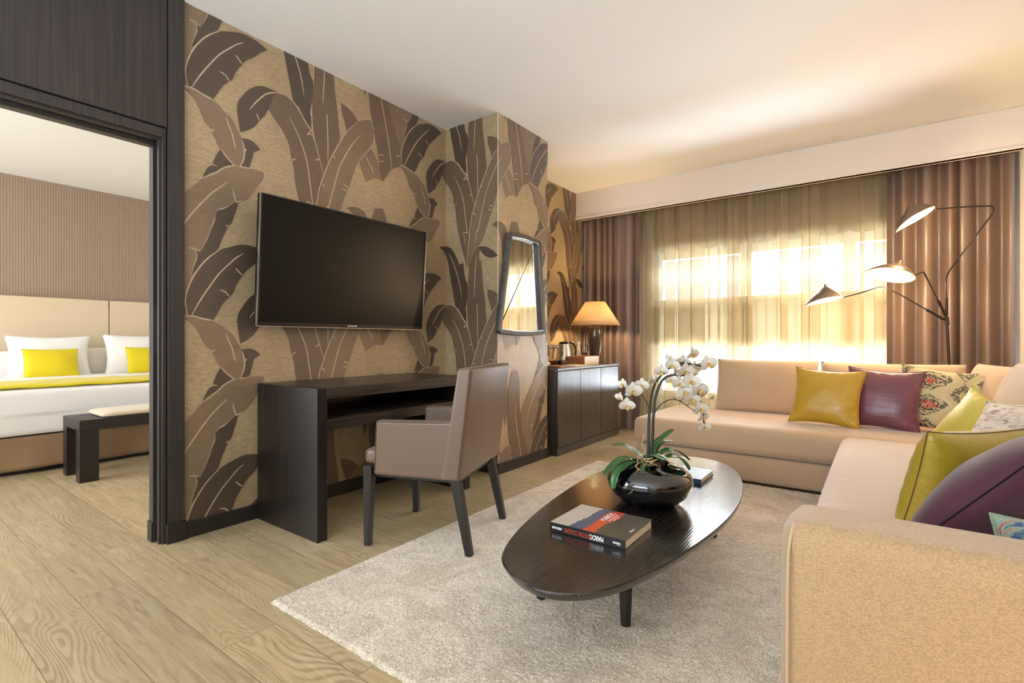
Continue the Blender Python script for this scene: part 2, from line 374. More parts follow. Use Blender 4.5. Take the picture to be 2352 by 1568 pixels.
def m_streak(name, a, b, c3, sc=(8, 30, 8)):
    n = NT(name); f = n.noise(n.coords(sc), 1.6, 5, 0.7, 1.2); n.col(n.ramp(f, [(0.38, lin(a)), (0.5, lin(b)), (0.62, lin(c3))])); n.set(Roughness=0.85, Sheen_Weight=0.3); n.bump(f, 0.3, 0.002); return n.m
M['marble'] = m_streak('marbled_cushion', '#8b7468', '#d9cbbb', '#e6dccd')
M['multi'] = m_streak('blue_green_woven_cushion', '#34507a', '#8da68c', '#a34a52', (6, 6, 40))
def m_book():
    n = NT('book_art_dark'); f = n.noise(n.coords(), 14, 4); n.col(n.mix(f, lin('#3a3630'), lin('#6a5f50'))); n.set(Roughness=0.3); return n.m
M['bk_dark'] = m_book()
M['bk_sky'] = m_plain('book_sky', '#c6bdb0', 0.3, nv=0.05, ns=12)
M['bk_blue'] = m_plain('book_blue', '#52607e', 0.3, nv=0.12, ns=25)
M['bk_red'] = m_plain('book_red', '#d0553a', 0.3, nv=0.1, ns=20)
M['bk_black'] = m_plain('book_black', '#15130f', 0.25)
M['bk_pale'] = m_plain('book_pale_blue', '#b9cbdc', 0.35, nv=0.03)
M['bk_navy'] = m_plain('book_navy', '#33436a', 0.4)

# ------------------------------------------------------------------ the room (metres: x to the right wall, y to the windows)
XL, XR, YW, YB, ZC = -2.83, 0.87, 5.60, -2.20, 2.715
XC, YC0, YC1 = -2.29, 2.95, 3.64        # pier in the wallpapered wall
BX, BY0, BY1 = -7.20, -2.20, 3.30       # bedroom
struct('floor', B(BX-0.1, XR+0.1, YB-0.1, YW+0.2, -0.05, 0.0), M['floor'])
struct('ceiling', B(BX-0.1, XR+0.1, YB-0.1, YW+0.2, ZC, ZC+0.06), M['ceiling'])
struct('wall_right', B(XR, XR+0.1, YB-0.1, YW+0.2, 0, ZC), M['white'])
# wall behind the photographer, with openings added for the fill lights
bm = NB(); box(bm, BX, -6.6, YB-0.12, YB, 0, ZC); box(bm, -3.8, -2.35, YB-0.12, YB, 0, ZC); box(bm, 0.35, XR, YB-0.12, YB, 0, ZC)
for a, b in ((-6.6, -3.8), (-2.35, 0.35)): box(bm, a, b, YB-0.12, YB, 0, 0.35); box(bm, a, b, YB-0.12, YB, 2.55, ZC)
struct('wall_rear', bm, M['white'])
# window wall
WX0, WX1, WZ0, WZ1 = -1.99, 0.62, 0.38, 2.05
bm = NB(); box(bm, XL, WX0, YW, YW+0.15, 0, ZC); box(bm, WX1, XR, YW, YW+0.15, 0, ZC); box(bm, WX0, WX1, YW, YW+0.15, 0, WZ0); box(bm, WX0, WX1, YW, YW+0.15, WZ1, ZC)
struct('wall_window', bm, M['white'])
# window frame: three lights, each split by a transom
bm = NB(); y0, y1 = YW-0.03, YW+0.06
xs = [(-1.99, -1.14), (-1.035, -0.25), (-0.155, 0.52)]
box(bm, WX0, WX1, y0, y1, 1.91, WZ1); box(bm, WX0, WX1, y0, y1, WZ0, WZ0+0.06); box(bm, WX0, WX1, y0, y1, 1.36, 1.46)
for a, b in ((WX0-0.01, WX0+0.03), (-1.14, -1.035), (-0.25, -0.155), (0.52, WX1)): box(bm, a, b, y0-0.005, y1, WZ0, WZ1)
wf = struct('window_1', bm, M['pvc'])
for a, b in xs:
    for za, zb in ((WZ0+0.06, 1.36), (1.46, 1.91)):
        obj('window_pane', B(a, b, YW+0.01, YW+0.018, za, zb), M['glass'], wf)
# partition with the pocket door opening (opening: y -0.9..0.94, z 0..1.98)
DY0, DY1, DZ = -0.9, 0.94, 1.985
struct('wall_left', (lambda bm: (box(bm, XL-0.14, XL-0.005, 1.0, YW, 0, ZC), box(bm, XL-0.14, XL-0.005, DY0, 1.0, 2.05, ZC), box(bm, XL-0.14, XL-0.005, YB, DY0, 0, ZC), bm)[-1])(NB()), M['white'])
# door frame: inner lining, pocket slot, outer trim, flat post and panel over the door
bm = NB()
box(bm, -2.945, -2.895, 0.938, 1.0, 0, 2.05); box(bm, -2.945, -2.895, DY0, 0.938, DZ-0.015, 2.05)                 # inner lining
box(bm, -2.895, -2.862, 0.962, 1.0, 0, 2.05); box(bm, -2.895, -2.862, DY0, 0.962, DZ+0.022, 2.05)                 # slot
box(bm, -2.862, -2.842, 0.945, 1.0, 0, 2.045); box(bm, -2.862, -2.842, DY0, 0.945, DZ, 2.045)
box(bm, -2.842, -2.826, 0.955, 0.972, 0, 2.045); box(bm, -2.842, -2.826, DY0, 0.955, DZ+0.012, 2.045)               # outer trim
d1 = struct('door_1', bm, M['dark_panel'], bevel=0.002)
obj('door_post', B(-2.90, -2.812, 0.975, 1.048, 0, ZC), M['dark_panel'], d1, bevel=0.001)
obj('transom_panel', B(-2.90, -2.815, DY0-0.1, 0.9715, 2.049, ZC), M['dark_panel'], d1, bevel=0.001)
obj('post_plinth', B(-2.90, -2.803, 0.968, 1.055, 0, 0.095), M['skirting'], d1, bevel=0.002)
obj('lining_plinth', B(-2.952, -2.896, 0.932, 0.99, 0, 0.10), M['skirting'], d1, bevel=0.002)
bm = NB(); box(bm, -2.893, -2.8915, 0.9605, 0.9625, 1.05, 1.15); box(bm, -2.893, -2.8915, 0.9605, 0.9625, 0.95, 1.03); box(bm, -2.8945, -2.866, 0.9595, 0.9615, 0.94, 1.16)
obj('lock_plate', bm, M['chrome'], d1)['label'] = 'steel strike plate in the door pocket'
struct('door_2', B(-2.97, -2.82, DY0-0.08, DY0, 0, 2.05), M['dark_panel'])

# wallpapered surfaces: the printed banana leaves lie in the wall mesh itself, hair-thin layers over the ground cloth
LEAVES = [('L',1,[(1.966,2.559),(2.019,2.547),(2.098,2.489),(2.122,2.416),(2.027,2.384),(2.008,2.39),(1.996,2.439),(1.973,2.497)]),
('L',0,[(2.201,2.335),(2.155,2.273),(2.106,2.217),(2.122,2.178),(2.147,2.123),(2.165,2.092),(2.205,2.117),(2.257,2.138),(2.305,2.13),(2.296,2.198),(2.274,2.242),(2.239,2.295)]),
('V',3,[(2.159,2.274),(2.188,2.231),(2.214,2.197),(2.226,2.165)]),
('L',1,[(2.011,1.883),(2.058,1.899),(2.114,1.897),(2.155,1.879),(2.188,1.803),(2.188,1.651),(2.155,1.509),(2.122,1.641),(2.106,1.774),(2.074,1.835)]),
('L',2,[(1.589,2.762),(1.607,2.65),(1.621,2.585),(1.641,2.5),(1.659,2.446),(1.695,2.382),(1.753,2.312),(1.757,2.405),(1.768,2.506),(1.776,2.6),(1.749,2.646),(1.731,2.717),(1.722,2.781)]),
('V',3,[(1.659,2.751),(1.668,2.719),(1.695,2.634),(1.725,2.534),(1.756,2.387)]),
('L',2,[(1.455,2.918),(1.518,2.934),(1.58,2.918),(1.64,2.849),(1.694,2.738),(1.747,2.593),(1.747,2.418),(1.64,2.422),(1.604,2.584),(1.58,2.694),(1.549,2.822),(1.518,2.88)]),
('V',3,[(1.567,2.87),(1.616,2.789),(1.652,2.706),(1.682,2.625),(1.706,2.507)]),
('L',1,[(1.775,2.735),(1.775,2.648),(1.779,2.593),(1.769,2.508),(1.758,2.455),(1.758,2.392),(1.772,2.273),(1.813,2.135),(1.842,2.048),(1.877,2.147),(1.914,2.216),(1.958,2.308),(1.951,2.397),(1.943,2.486),(1.925,2.595),(1.914,2.72),(1.906,2.794)]),
('V',3,[(1.87,2.778),(1.866,2.706),(1.859,2.557),(1.866,2.4),(1.871,2.242),(1.87,2.145)]),
('V',3,[(1.779,2.712),(1.775,2.592),(1.769,2.508),(1.758,2.455),(1.758,2.392),(1.772,2.273),(1.813,2.135),(1.842,2.048)]),
('V',3,[(1.769,2.496),(1.779,2.493),(1.796,2.511),(1.775,2.505)]),
('L',1,[(1.758,2.452),(1.77,2.592),(1.772,2.696),(1.787,2.791),(1.816,2.857),(1.861,2.891),(1.895,2.875),(1.886,2.816),(1.889,2.611),(1.895,2.446)]),
('L',2,[(1.861,2.894),(1.917,2.9),(1.972,2.887),(2.026,2.848),(2.068,2.806),(2.026,2.795),(1.972,2.803),(1.928,2.828),(1.895,2.866)]),
('V',3,[(1.77,2.592),(1.772,2.696),(1.787,2.791),(1.816,2.857),(1.861,2.891),(1.917,2.898),(1.972,2.883),(2.015,2.853)]),
('V',3,[(1.861,2.827),(1.848,2.725),(1.841,2.615),(1.833,2.501)]),
('L',1,[(1.512,2.432),(1.542,2.453),(1.589,2.457),(1.63,2.44),(1.665,2.41),(1.725,2.331),(1.752,2.3),(1.779,2.244),(1.813,2.135),(1.838,2.045),(1.825,1.96),(1.8,1.87),(1.785,1.78),(1.768,1.7),(1.762,1.557),(1.74,1.64),(1.7,1.75),(1.672,1.86),(1.65,1.95),(1.641,2.032),(1.621,2.109),(1.607,2.176),(1.567,2.243),(1.522,2.292),(1.485,2.334),(1.501,2.385)]),
('V',3,[(1.542,2.453),(1.589,2.457),(1.63,2.44),(1.665,2.41),(1.725,2.331),(1.753,2.303),(1.725,2.269),(1.749,2.283),(1.762,2.276),(1.779,2.244),(1.813,2.135),(1.842,2.048)]),
('V',3,[(1.612,2.335),(1.659,2.263),(1.689,2.202),(1.725,2.103),(1.741,2.003),(1.765,1.847),(1.725,1.86),(1.745,1.76)]),
('V',3,[(1.782,2.129),(1.813,2.145)]),
('V',3,[(1.627,2.082),(1.65,2.098)]),
('L',0,[(2.239,2.427),(2.229,2.5),(2.2,2.527),(2.155,2.513),(2.09,2.472),(2.019,2.394),(1.966,2.311),(1.906,2.201),(1.87,2.126),(1.838,2.041),(1.825,1.97),(1.803,1.89),(1.785,1.8),(1.768,1.7),(1.761,1.557),(1.8,1.62),(1.85,1.7),(1.895,1.745),(1.94,1.82),(1.98,1.91),(2.013,1.994),(2.038,2.05),(2.074,2.151),(2.11,2.222),(2.188,2.321),(2.231,2.39)]),
('V',3,[(2.122,2.399),(2.074,2.342),(2.027,2.271),(1.958,2.138),(1.914,1.996),(1.874,1.846),(1.865,1.86),(1.845,1.76)]),
('V',3,[(2.212,2.523),(2.231,2.463),(2.27,2.453),(2.235,2.433),(2.231,2.39),(2.188,2.321),(2.106,2.217)]),
('V',3,[(2.09,2.472),(2.019,2.394),(1.966,2.311),(1.906,2.201),(1.87,2.126),(1.838,2.041),(1.813,1.971),(1.799,1.905),(1.786,1.839),(1.785,1.8),(1.768,1.7),(1.761,1.557)]),
('V',3,[(1.906,2.198),(1.921,2.18)]),
('V',3,[(1.824,1.996),(1.852,1.978)]),
('V',3,[(1.977,1.999),(2.011,1.991)]),
('V',3,[(1.988,2.028),(2.023,2.019)]),
('L',2,[(1.542,2.453),(1.501,2.457),(1.463,2.456),(1.427,2.445),(1.38,2.41),(1.341,2.358),(1.316,2.313),(1.31,2.276),(1.315,2.227),(1.327,2.151),(1.37,2.176),(1.406,2.209),(1.432,2.251),(1.463,2.292),(1.482,2.333),(1.501,2.385),(1.514,2.427)]),
('V',3,[(1.378,2.294),(1.416,2.352),(1.469,2.415),(1.506,2.439),(1.542,2.452)]),
('V',3,[(1.416,2.285),(1.432,2.251)]),
('L',1,[(2.188,2.797),(2.188,2.714),(2.197,2.621),(2.222,2.505),(2.257,2.363),(2.283,2.23),(2.307,2.13),(2.354,2.2),(2.391,2.242),(2.477,2.288),(2.47,2.371),(2.446,2.459),(2.409,2.556),(2.372,2.644),(2.354,2.724),(2.345,2.863)]),
('V',3,[(2.287,2.839),(2.296,2.708),(2.327,2.571),(2.359,2.431),(2.377,2.329),(2.389,2.242)]),
('V',3,[(2.261,2.308),(2.318,2.32)]),
('V',3,[(2.265,2.257),(2.318,2.279)]),
('V',3,[(2.432,2.349),(2.47,2.362)]),
('L',1,[(2.239,3.091),(2.205,2.971),(2.188,2.794),(2.345,2.86),(2.34,3.033),(2.309,3.104)]),
('L',2,[(1.316,1.76),(1.292,1.68),(1.273,1.631),(1.247,1.624),(1.259,1.609),(1.231,1.545),(1.21,1.488),(1.154,1.427),(1.098,1.353),(1.081,1.333),(1.093,1.386),(1.108,1.444),(1.11,1.464),(1.127,1.46),(1.154,1.527),(1.176,1.594),(1.199,1.666),(1.205,1.692),(1.263,1.729),(1.297,1.761)]),
('V',3,[(1.125,1.46),(1.154,1.527),(1.176,1.594),(1.192,1.636),(1.202,1.689),(1.212,1.699),(1.235,1.709),(1.263,1.729),(1.297,1.76)]),
('V',3,[(1.125,1.46),(1.102,1.481),(1.07,1.477),(1.093,1.468),(1.108,1.447),(1.093,1.386),(1.081,1.333)]),
('L',2,[(1.331,2.116),(1.35,2.121),(1.386,2.122),(1.416,2.107),(1.436,2.086),(1.401,2.061),(1.391,2.026),(1.373,1.962),(1.323,1.958),(1.292,1.955),(1.245,1.923),(1.183,1.889),(1.135,1.851),(1.174,1.921),(1.217,1.927),(1.186,1.939),(1.203,1.984),(1.224,2.02),(1.292,2.055)]),
('L',0,[(1.144,1.85),(1.199,1.89),(1.245,1.932),(1.273,1.947),(1.301,1.959),(1.341,1.96),(1.38,1.965),(1.457,1.962),(1.453,1.927),(1.421,1.878),(1.38,1.811),(1.341,1.775),(1.301,1.757),(1.297,1.761),(1.263,1.729),(1.205,1.692),(1.199,1.666),(1.176,1.594),(1.154,1.527),(1.127,1.46),(1.104,1.479),(1.07,1.476),(1.1,1.464),(1.108,1.447),(1.093,1.386),(1.081,1.333),(1.062,1.271),(1.049,1.221),(1.058,1.138),(1.057,1.122),(1.05,1.205),(1.026,1.293),(0.989,1.39),(0.952,1.478),(0.934,1.558),(1.043,1.736),(1.093,1.795)]),
('V',3,[(1.144,1.85),(1.199,1.89),(1.245,1.932),(1.273,1.947),(1.301,1.959),(1.341,1.96),(1.383,1.965)]),
('V',3,[(1.256,1.852),(1.226,1.824),(1.185,1.784),(1.11,1.686),(1.06,1.61),(1.042,1.574),(1.019,1.501)]),
('V',3,[(1.287,1.824),(1.294,1.791),(1.304,1.758),(1.336,1.772)]),
('L',0,[(1.045,2.285),(1.074,2.294),(1.123,2.286),(1.174,2.271),(1.212,2.257),(1.249,2.224),(1.28,2.204),(1.311,2.154),(1.336,2.109),(1.348,2.063),(1.346,2.012),(1.326,1.96),(1.292,1.959),(1.226,2.025),(1.185,2.102),(1.212,2.13),(1.174,2.119),(1.141,2.155),(1.123,2.203),(1.089,2.254)]),
('V',3,[(1.045,2.285),(1.074,2.294),(1.123,2.286),(1.174,2.271)]),
('V',3,[(1.252,2.207),(1.266,2.165),(1.285,2.12),(1.294,2.079),(1.302,2.052)]),
('V',3,[(1.336,2.109),(1.348,2.063),(1.346,2.012),(1.326,1.96)]),
('V',3,[(1.226,2.025),(1.254,1.992),(1.299,1.954)]),
('V',3,[(1.348,2.05),(1.36,2.067)]),
('L',2,[(1.067,2.292),(1.056,2.364),(1.062,2.41),(1.091,2.492),(1.136,2.568),(1.176,2.614),(1.221,2.651),(1.273,2.675),(1.331,2.696),(1.391,2.697),(1.442,2.686),(1.478,2.671),(1.442,2.644),(1.401,2.597),(1.36,2.56),(1.336,2.526),(1.301,2.468),(1.282,2.42),(1.266,2.403),(1.235,2.366),(1.212,2.322),(1.185,2.275),(1.136,2.282),(1.084,2.294)]),
('V',3,[(1.084,2.294),(1.123,2.372),(1.172,2.455),(1.221,2.529),(1.273,2.587),(1.311,2.626),(1.343,2.649)]),
('V',3,[(1.067,2.292),(1.056,2.364),(1.062,2.41),(1.091,2.492),(1.136,2.568),(1.176,2.614),(1.217,2.649)]),
('V',3,[(1.338,2.527),(1.318,2.546),(1.301,2.563)]),
('V',3,[(1.268,2.405),(1.249,2.428),(1.221,2.438)]),
('V',3,[(1.067,2.292),(1.084,2.294),(1.136,2.282),(1.185,2.275)])]
TU, TV_ = 1.42, 1.166
def smooth_line(P, closed, sub=5, lim=55):
    n = len(P); out = []
    for i in range(n if closed else n-1):
        p1 = Vector(P[i]); p2 = Vector(P[(i+1) % n]); L = (p2-p1).length
        def tan(j):
            if not closed and (j == 0 or j == n-1): return None
            a = Vector(P[j % n])-Vector(P[(j-1) % n]); b = Vector(P[(j+1) % n])-Vector(P[j % n])
            if a.length < 1e-6 or b.length < 1e-6 or a.angle(b) > R(lim): return None
            return (a.normalized()+b.normalized()).normalized()
        t1, t2 = tan(i), tan((i+1) % n if closed else i+1)
        if t1 is None: t1 = (p2-p1)/L if L > 0 else Vector((0, 0))
        if t2 is None: t2 = (p2-p1)/L if L > 0 else Vector((0, 0))
        for k in range(sub):
            t = k/sub; h = (2*t**3-3*t*t+1, t**3-2*t*t+t, -2*t**3+3*t*t, t**3-t*t)
            out.append(p1*h[0]+t1*L*h[1]+p2*h[2]+t2*L*h[3])
    if not closed: out.append(Vector(P[-1]))
    return out
SHP = []
for kd, col, P in LEAVES:
    if kd == 'L': SHP.append((kd, col, smooth_line(P, True)))
    else:
        Q = smooth_line(P, False); n = len(Q); A = []; Bk = []
        for i, q in enumerate(Q):
            t = (Q[min(i+1, n-1)]-Q[max(i-1, 0)]); t = t.normalized() if t.length > 0 else Vector((1, 0)); nn = Vector((-t.y, t.x)); w = 0.0035*(0.35+0.65*min(1, 4*min(i, n-1-i)/n+0.2))
            A.append(q+nn*w); Bk.append(q-nn*w)
        for i in range(n-1): SHP.append(('V', 3, [A[i], A[i+1], Bk[i+1], Bk[i]]))
def clip(P, axis, val, keep_gt):
    out = []; n = len(P)
    for i in range(n):
        a, b = P[i], P[(i+1) % n]; ia = (a[axis] > val) == keep_gt; ib = (b[axis] > val) == keep_gt
        if ia: out.append(a)
        if ia != ib:
            t = (val-a[axis])/(b[axis]-a[axis]); out.append(a+(b-a)*t)
    return out
def paper(bm, u0, u1, z0, z1, fn):
    """fn(u, z, off) -> room point; off = height over the wall"""
    bm.faces.new([bm.verts.new(fn(u, z, 0.0)) for u, z in ((u0, z0), (u1, z0), (u1, z1), (u0, z1))]).material_index = 0
    layer = 0
    for kd, col, P in SHP:
        layer += 1 if kd == 'L' else 0.05
        for k in range(-4, 5):
            for j in (-3, -2, -1, 0, 1):
                du, dz = TU*k, TV_*j
                us = [p.x+du for p in P]; zs = [p.y+dz for p in P]
                if max(us) < u0 or min(us) > u1 or max(zs) < z0 or min(zs) > z1: continue
                Q = [Vector((p.x+du, p.y+dz)) for p in P]
                for ax, v, g in ((0, u0, True), (0, u1, False), (1, z0, True), (1, z1, False)):
                    if Q: Q = clip(Q, ax, v, g)
                R2 = []
                for q in Q:
                    if not R2 or (q-R2[-1]).length > 1e-4: R2.append(q)
                if len(R2) > 2 and (R2[0]-R2[-1]).length < 1e-4: R2.pop()
                if len(R2) < 3: continue
                off = 0.0002+0.00007*layer
                try: bm.faces.new([bm.verts.new(fn(q.x, q.y, off)) for q in R2]).material_index = 1+col
                except ValueError: pass
ZB = 0.08
bm = NB(); paper(bm, 1.04, YC0, ZB-0.03, ZC, lambda u, z, o: (XL+o, u, z))
struct('wall_papered', bm, WP, fixn=False)
bm = NB(); E0 = 4.66
box(bm, XL-0.01, XC, YC0, YC1, 0, ZC)
paper(bm, YC0, YC0+0.54, ZB-0.03, ZC, lambda u, z, o: (XL+(u-YC0), YC0-0.0004-o, z))
paper(bm, YC0+0.54, YC0+0.54+0.69, ZB-0.03, ZC, lambda u, z, o: (XC+0.0004+o, YC0+(u-YC0-0.54), z))
struct('wall_pier', bm, WP, fixn=False)
bm = NB(); paper(bm, E0, E0+YW-YC1, ZB-0.03, ZC, lambda u, z, o: (XL+o, YC1+(u-E0), z))
struct('wall_alcove', bm, WP, fixn=False)
# skirting
bm = NB(); box(bm, XL-0.01, XL+0.018, 1.0, YC0, 0, ZB); struct('baseboard_left', bm, M['skirting'], bevel=0.002)
bm = NB(); box(bm, XL, XC+0.018, YC0-0.018, YC0, 0, ZB); box(bm, XC-0.01, XC+0.018, YC0, YC1+0.018, 0, ZB); struct('baseboard_pier', bm, M['skirting'], bevel=0.002)
struct('baseboard_right', B(XR-0.015, XR, YB, YW, 0, ZB), M['skirting'])
# thin metal corner bead on the pier
struct('trim_1', B(XC-0.002, XC+0.0022, YC0-0.0032, YC0-0.0012, ZB, ZC), M['pvc'])
# pelmet box over the curtains
bm = NB(); box(bm, XL+0.001, XR-0.001, 5.12, 5.165, 2.405, ZC-0.001); box(bm, XL+0.001, XR-0.001, 5.112, 5.19, 2.405, 2.425)
struct('trim_2', bm, M['white'], bevel=0.003)
# bedroom shell
struct('wall_bedroom', B(BX-0.1, BX, BY0-0.1, BY1+0.1, 0, ZC), M['stripes'])
struct('wall_bedroom_side', B(BX, XL-0.14, BY1, BY1+0.1, 0, ZC), M['white'])
struct('baseboard_bedroom', B(BX, BX+0.015, BY0, BY1, 0, ZB), M['skirting'])

# ------------------------------------------------------------------ curtains and blinds
def fold_path(x0, x1, pitch, amp, back, seed):
    """a pleated cloth seen from above: list of (x, y); 'back' lets the pleats double over"""
    rnd = random.Random(seed); x = x0; P = []
    while x < x1:
        w = pitch*rnd.uniform(0.45, 1.7); a = amp*rnd.uniform(0.4, 1.25); b = back*rnd.choice((0.1, 0.5, 1.0, 2.4))*w
        for k in range(10):
            t = k/10; P.append((x+w*t+b*math.sin(2*math.pi*t), a*math.sin(2*math.pi*t-0.6)))
        x += w
    return P
def hang(name, x0, x1, yc, z0, z1, pitch, amp, back, seed, mat, parent=None, flare=0.12, nz=14, drift=0.012):
    P = fold_path(x0, x1, pitch, amp, back, seed); bm = NB(); n = len(P); s = (x1-x0)/(P[-1][0]-P[0][0])
    def fn(i, j):
        px, py = P[int(round(i*(n-1)))]; z = z0+(z1-z0)*j; k = 1-flare*j**2
        q = noise.noise(Vector((px*3.1, z*0.9, seed)))
        return (x0+(px-P[0][0])*s + drift*q*(1-j), yc+py*k*(0.85+0.3*noise.noise(Vector((px*5, z*0.7, seed+3))))+0.25*drift*q, z)
    grid(bm, n, nz, fn)
    return obj(name, bm, mat, parent, smooth=True, fixn=False, angle=180)
tag(hang('curtain', -2.80, -2.10, 5.285, 0.015, 2.60, 0.125, 0.055, 0.16, 11, M['curtain']), 'brown satin curtain hanging behind the lit table lamp', 'curtain', 'brown satin curtains')
tag(hang('curtain', 0.07, 0.84, 5.285, 0.015, 2.60, 0.120, 0.055, 0.16, 5, M['curtain']), 'brown satin curtain hanging behind the three-armed floor lamp', 'curtain', 'brown satin curtains')
tag(hang('sheer_curtain', -2.14, -1.045, 5.39, 0.02, 2.60, 0.085, 0.022, 0.30, 21, M['sheer'], nz=20), 'left half of the translucent gold sheers, behind the white orchid', 'sheer curtain', 'translucent sheers')
tag(hang('sheer_curtain', -1.04, 0.16, 5.39, 0.02, 2.60, 0.100, 0.022, 0.30, 31, M['sheer'], nz=20), 'right half of the translucent gold sheers, above the sofa cushions', 'sheer curtain', 'translucent sheers')
def blind(x0, x1, z0, z1, label):
    bm = NB(); pitch = (x1-x0)/max(1, round((x1-x0)/0.27))
    nx = 60
    def fn(i, j):
        x = x0+(x1-x0)*i; ph = ((x-x0)/pitch) % 1.0; sag = 0.045*(math.sin(math.pi*ph)**0.6)
        z = z1+(z0-z1)*(1-j); z -= sag*(1-j)**2
        return (x, 5.52+0.012*math.sin((1-j)*9)*(1-j)-0.03*math.sin(math.pi*ph)*(1-j), z)
    grid(bm, nx, 12, fn)
    return tag(obj('scalloped_blind', bm, M['blind'], smooth=True, fixn=False), label, 'blind', 'scalloped roman blinds behind the sheers')
for (a, b), q in zip(xs, ('left', 'middle', 'right')):
    pane = {'left': 'leftmost', 'middle': 'middle', 'right': 'rightmost'}[q]
    blind(a-0.05, b+0.05, 2.03, 2.58, 'upper scalloped blind at the %s window, above the bright panes' % pane)
    blind(a-0.05, b+0.05, 0.965, 1.455, 'lower scalloped blind at the %s window, below the bright panes' % pane)

# ------------------------------------------------------------------ rug
bm = NB()
def rugz(x, y): return 0.015+0.003*noise.noise(Vector((x*9, y*9, 0)))+random.uniform(-0.0022, 0.0022)
x0, x1, y0, y1 = -1.86, -0.20, 0.985, 3.74
nx, ny = 300, 500
V = [[None]*ny for _ in range(nx)]
for i in range(nx):
    for j in range(ny):
        a, b = i/(nx-1), j/(ny-1); x = x0+(x1-x0)*a; y = y0+(y1-y0)*b
        e = min(i, nx-1-i, j, ny-1-j)
        if e < 4: x += random.uniform(-0.002, 0.002)+0.004*noise.noise(Vector((y*25, 0, 2)))*(min(i, nx-1-i) < 4); y += random.uniform(-0.002, 0.002)+0.004*noise.noise(Vector((x*25, 0, 7)))*(min(j, ny-1-j) < 4)
        V[i][j] = bm.verts.new((x, y, 0.001 if e == 0 else (0.006+random.uniform(0, 0.006) if e == 1 else rugz(x, y))))
for i in range(nx-1):
    for j in range(ny-1): bm.faces.new((V[i][j], V[i+1][j], V[i+1][j+1], V[i][j+1]))
tag(obj('rug', bm, M['rug'], smooth=True), 'large cream pile rug under the oval coffee table', 'rug')

# ------------------------------------------------------------------ desk
t = thing('desk', 'dark wood writing desk with an open shelf under the television', 'desk', (-2.52, 1.98, 0))
DX0, DX1, DYa, DYb = -2.809, -2.225, 1.412, 2.555
obj('side_panel', B(DX0, DX1, DYa, DYa+0.056, 0, 0.762), M['desk_wood'], t, bevel=0.0015)
obj('side_panel', B(DX0, DX1, DYb-0.056, DYb, 0, 0.762), M['desk_wood'], t, bevel=0.0015)
obj('desktop', B(DX0, DX1, DYa+0.0562, DYb-0.0562, 0.706, 0.762), M['desk_wood_y'], t, bevel=0.0015)
obj('shelf', B(DX0, DX1-0.004, DYa+0.0562, DYb-0.0562, 0.549, 0.604), M['desk_wood_y'], t, bevel=0.0015)
obj('shelf_back', B(DX0, DX0+0.018, DYa+0.0562, DYb-0.0562, 0.6045, 0.7055), M['black_plastic'], t)

# ------------------------------------------------------------------ desk chair (local: +x backwards, +y towards the window)
th = math.atan2(0.333, 0.943)
t = thing('desk_chair', 'taupe leather armchair with square arms, drawn up to the desk', 'chair', (-1.841, 1.876, 0), th)
K = dict(local=True)
def cyl_leg(xt, yt, xb, yb, zt, wt, wb, z0=0.0):
    bm = NB(); a = [bm.verts.new((xb+sx*wb/2, yb+sy*wb/2, z0)) for sx, sy in ((-1, -1), (1, -1), (1, 1), (-1, 1))]
    b = [bm.verts.new((xt+sx*wt/2, yt+sy*wt/2, zt)) for sx, sy in ((-1, -1), (1, -1), (1, 1), (-1, 1))]
    bm.faces.new(list(reversed(a))); bm.faces.new(b)
    for i in range(4): bm.faces.new((a[i], a[(i+1) % 4], b[(i+1) % 4], b[i]))
    return bm
for s in (-1, 1):
    obj('leg', cyl_leg(-0.262, s*0.245, -0.268, s*0.25, 0.39, 0.046, 0.030), M['leg_wood'], t, bevel=0.002, **K)
    obj('leg', cyl_leg(0.192, s*0.240, 0.268, s*0.25, 0.365, 0.046, 0.032), M['leg_wood'], t, bevel=0.002, **K)
bm = NB(); box(bm, -0.272, 0.20, -0.225, 0.225, 0.33, 0.388); obj('seat_rail', bm, M['leg_wood'], t, bevel=0.003, **K)
def cushion_box(x0, x1, y0, y1, z0, z1, r=0.02, puff=0.0, n=14, pz=None):
    """rounded upholstery block with a slight crown on its broad faces"""
    bm = NB(); box(bm, x0, x1, y0, y1, z0, z1)
    bmesh.ops.subdivide_edges(bm, edges=bm.edges[:], cuts=n, use_grid_fill=True)
    cx, cy, cz = (x0+x1)/2, (y0+y1)/2, (z0+z1)/2; hx, hy, hz = (x1-x0)/2, (y1-y0)/2, (z1-z0)/2
    for v in bm.verts:
        d = Vector((v.co.x-cx, v.co.y-cy, v.co.z-cz)); k = Vector((max(-hx+r, min(hx-r, d.x)), max(-hy+r, min(hy-r, d.y)), max(-hz+r, min(hz-r, d.z))))
        e = d-k
        if e.length > 1e-9: d = k+e.normalized()*r
        if puff:
            a, b, c = d.x/hx, d.y/hy, d.z/hz; w = lambda q: max(0, 1-q*q)
            p = pz if pz is not None else puff
            d += Vector((math.copysign(puff*w(b)*w(c), a) if abs(a) > 0.9 else 0, math.copysign(puff*w(a)*w(c), b) if abs(b) > 0.9 else 0, math.copysign(p*w(a)*w(b), c) if abs(c) > 0.6 else 0))
        v.co = Vector((cx, cy, cz))+d
    return bm
obj('seat_cushion', cushion_box(-0.305, 0.20, -0.232, 0.232, 0.389, 0.468, 0.025, 0.006), M['leather'], t, smooth=True, angle=180, **K)
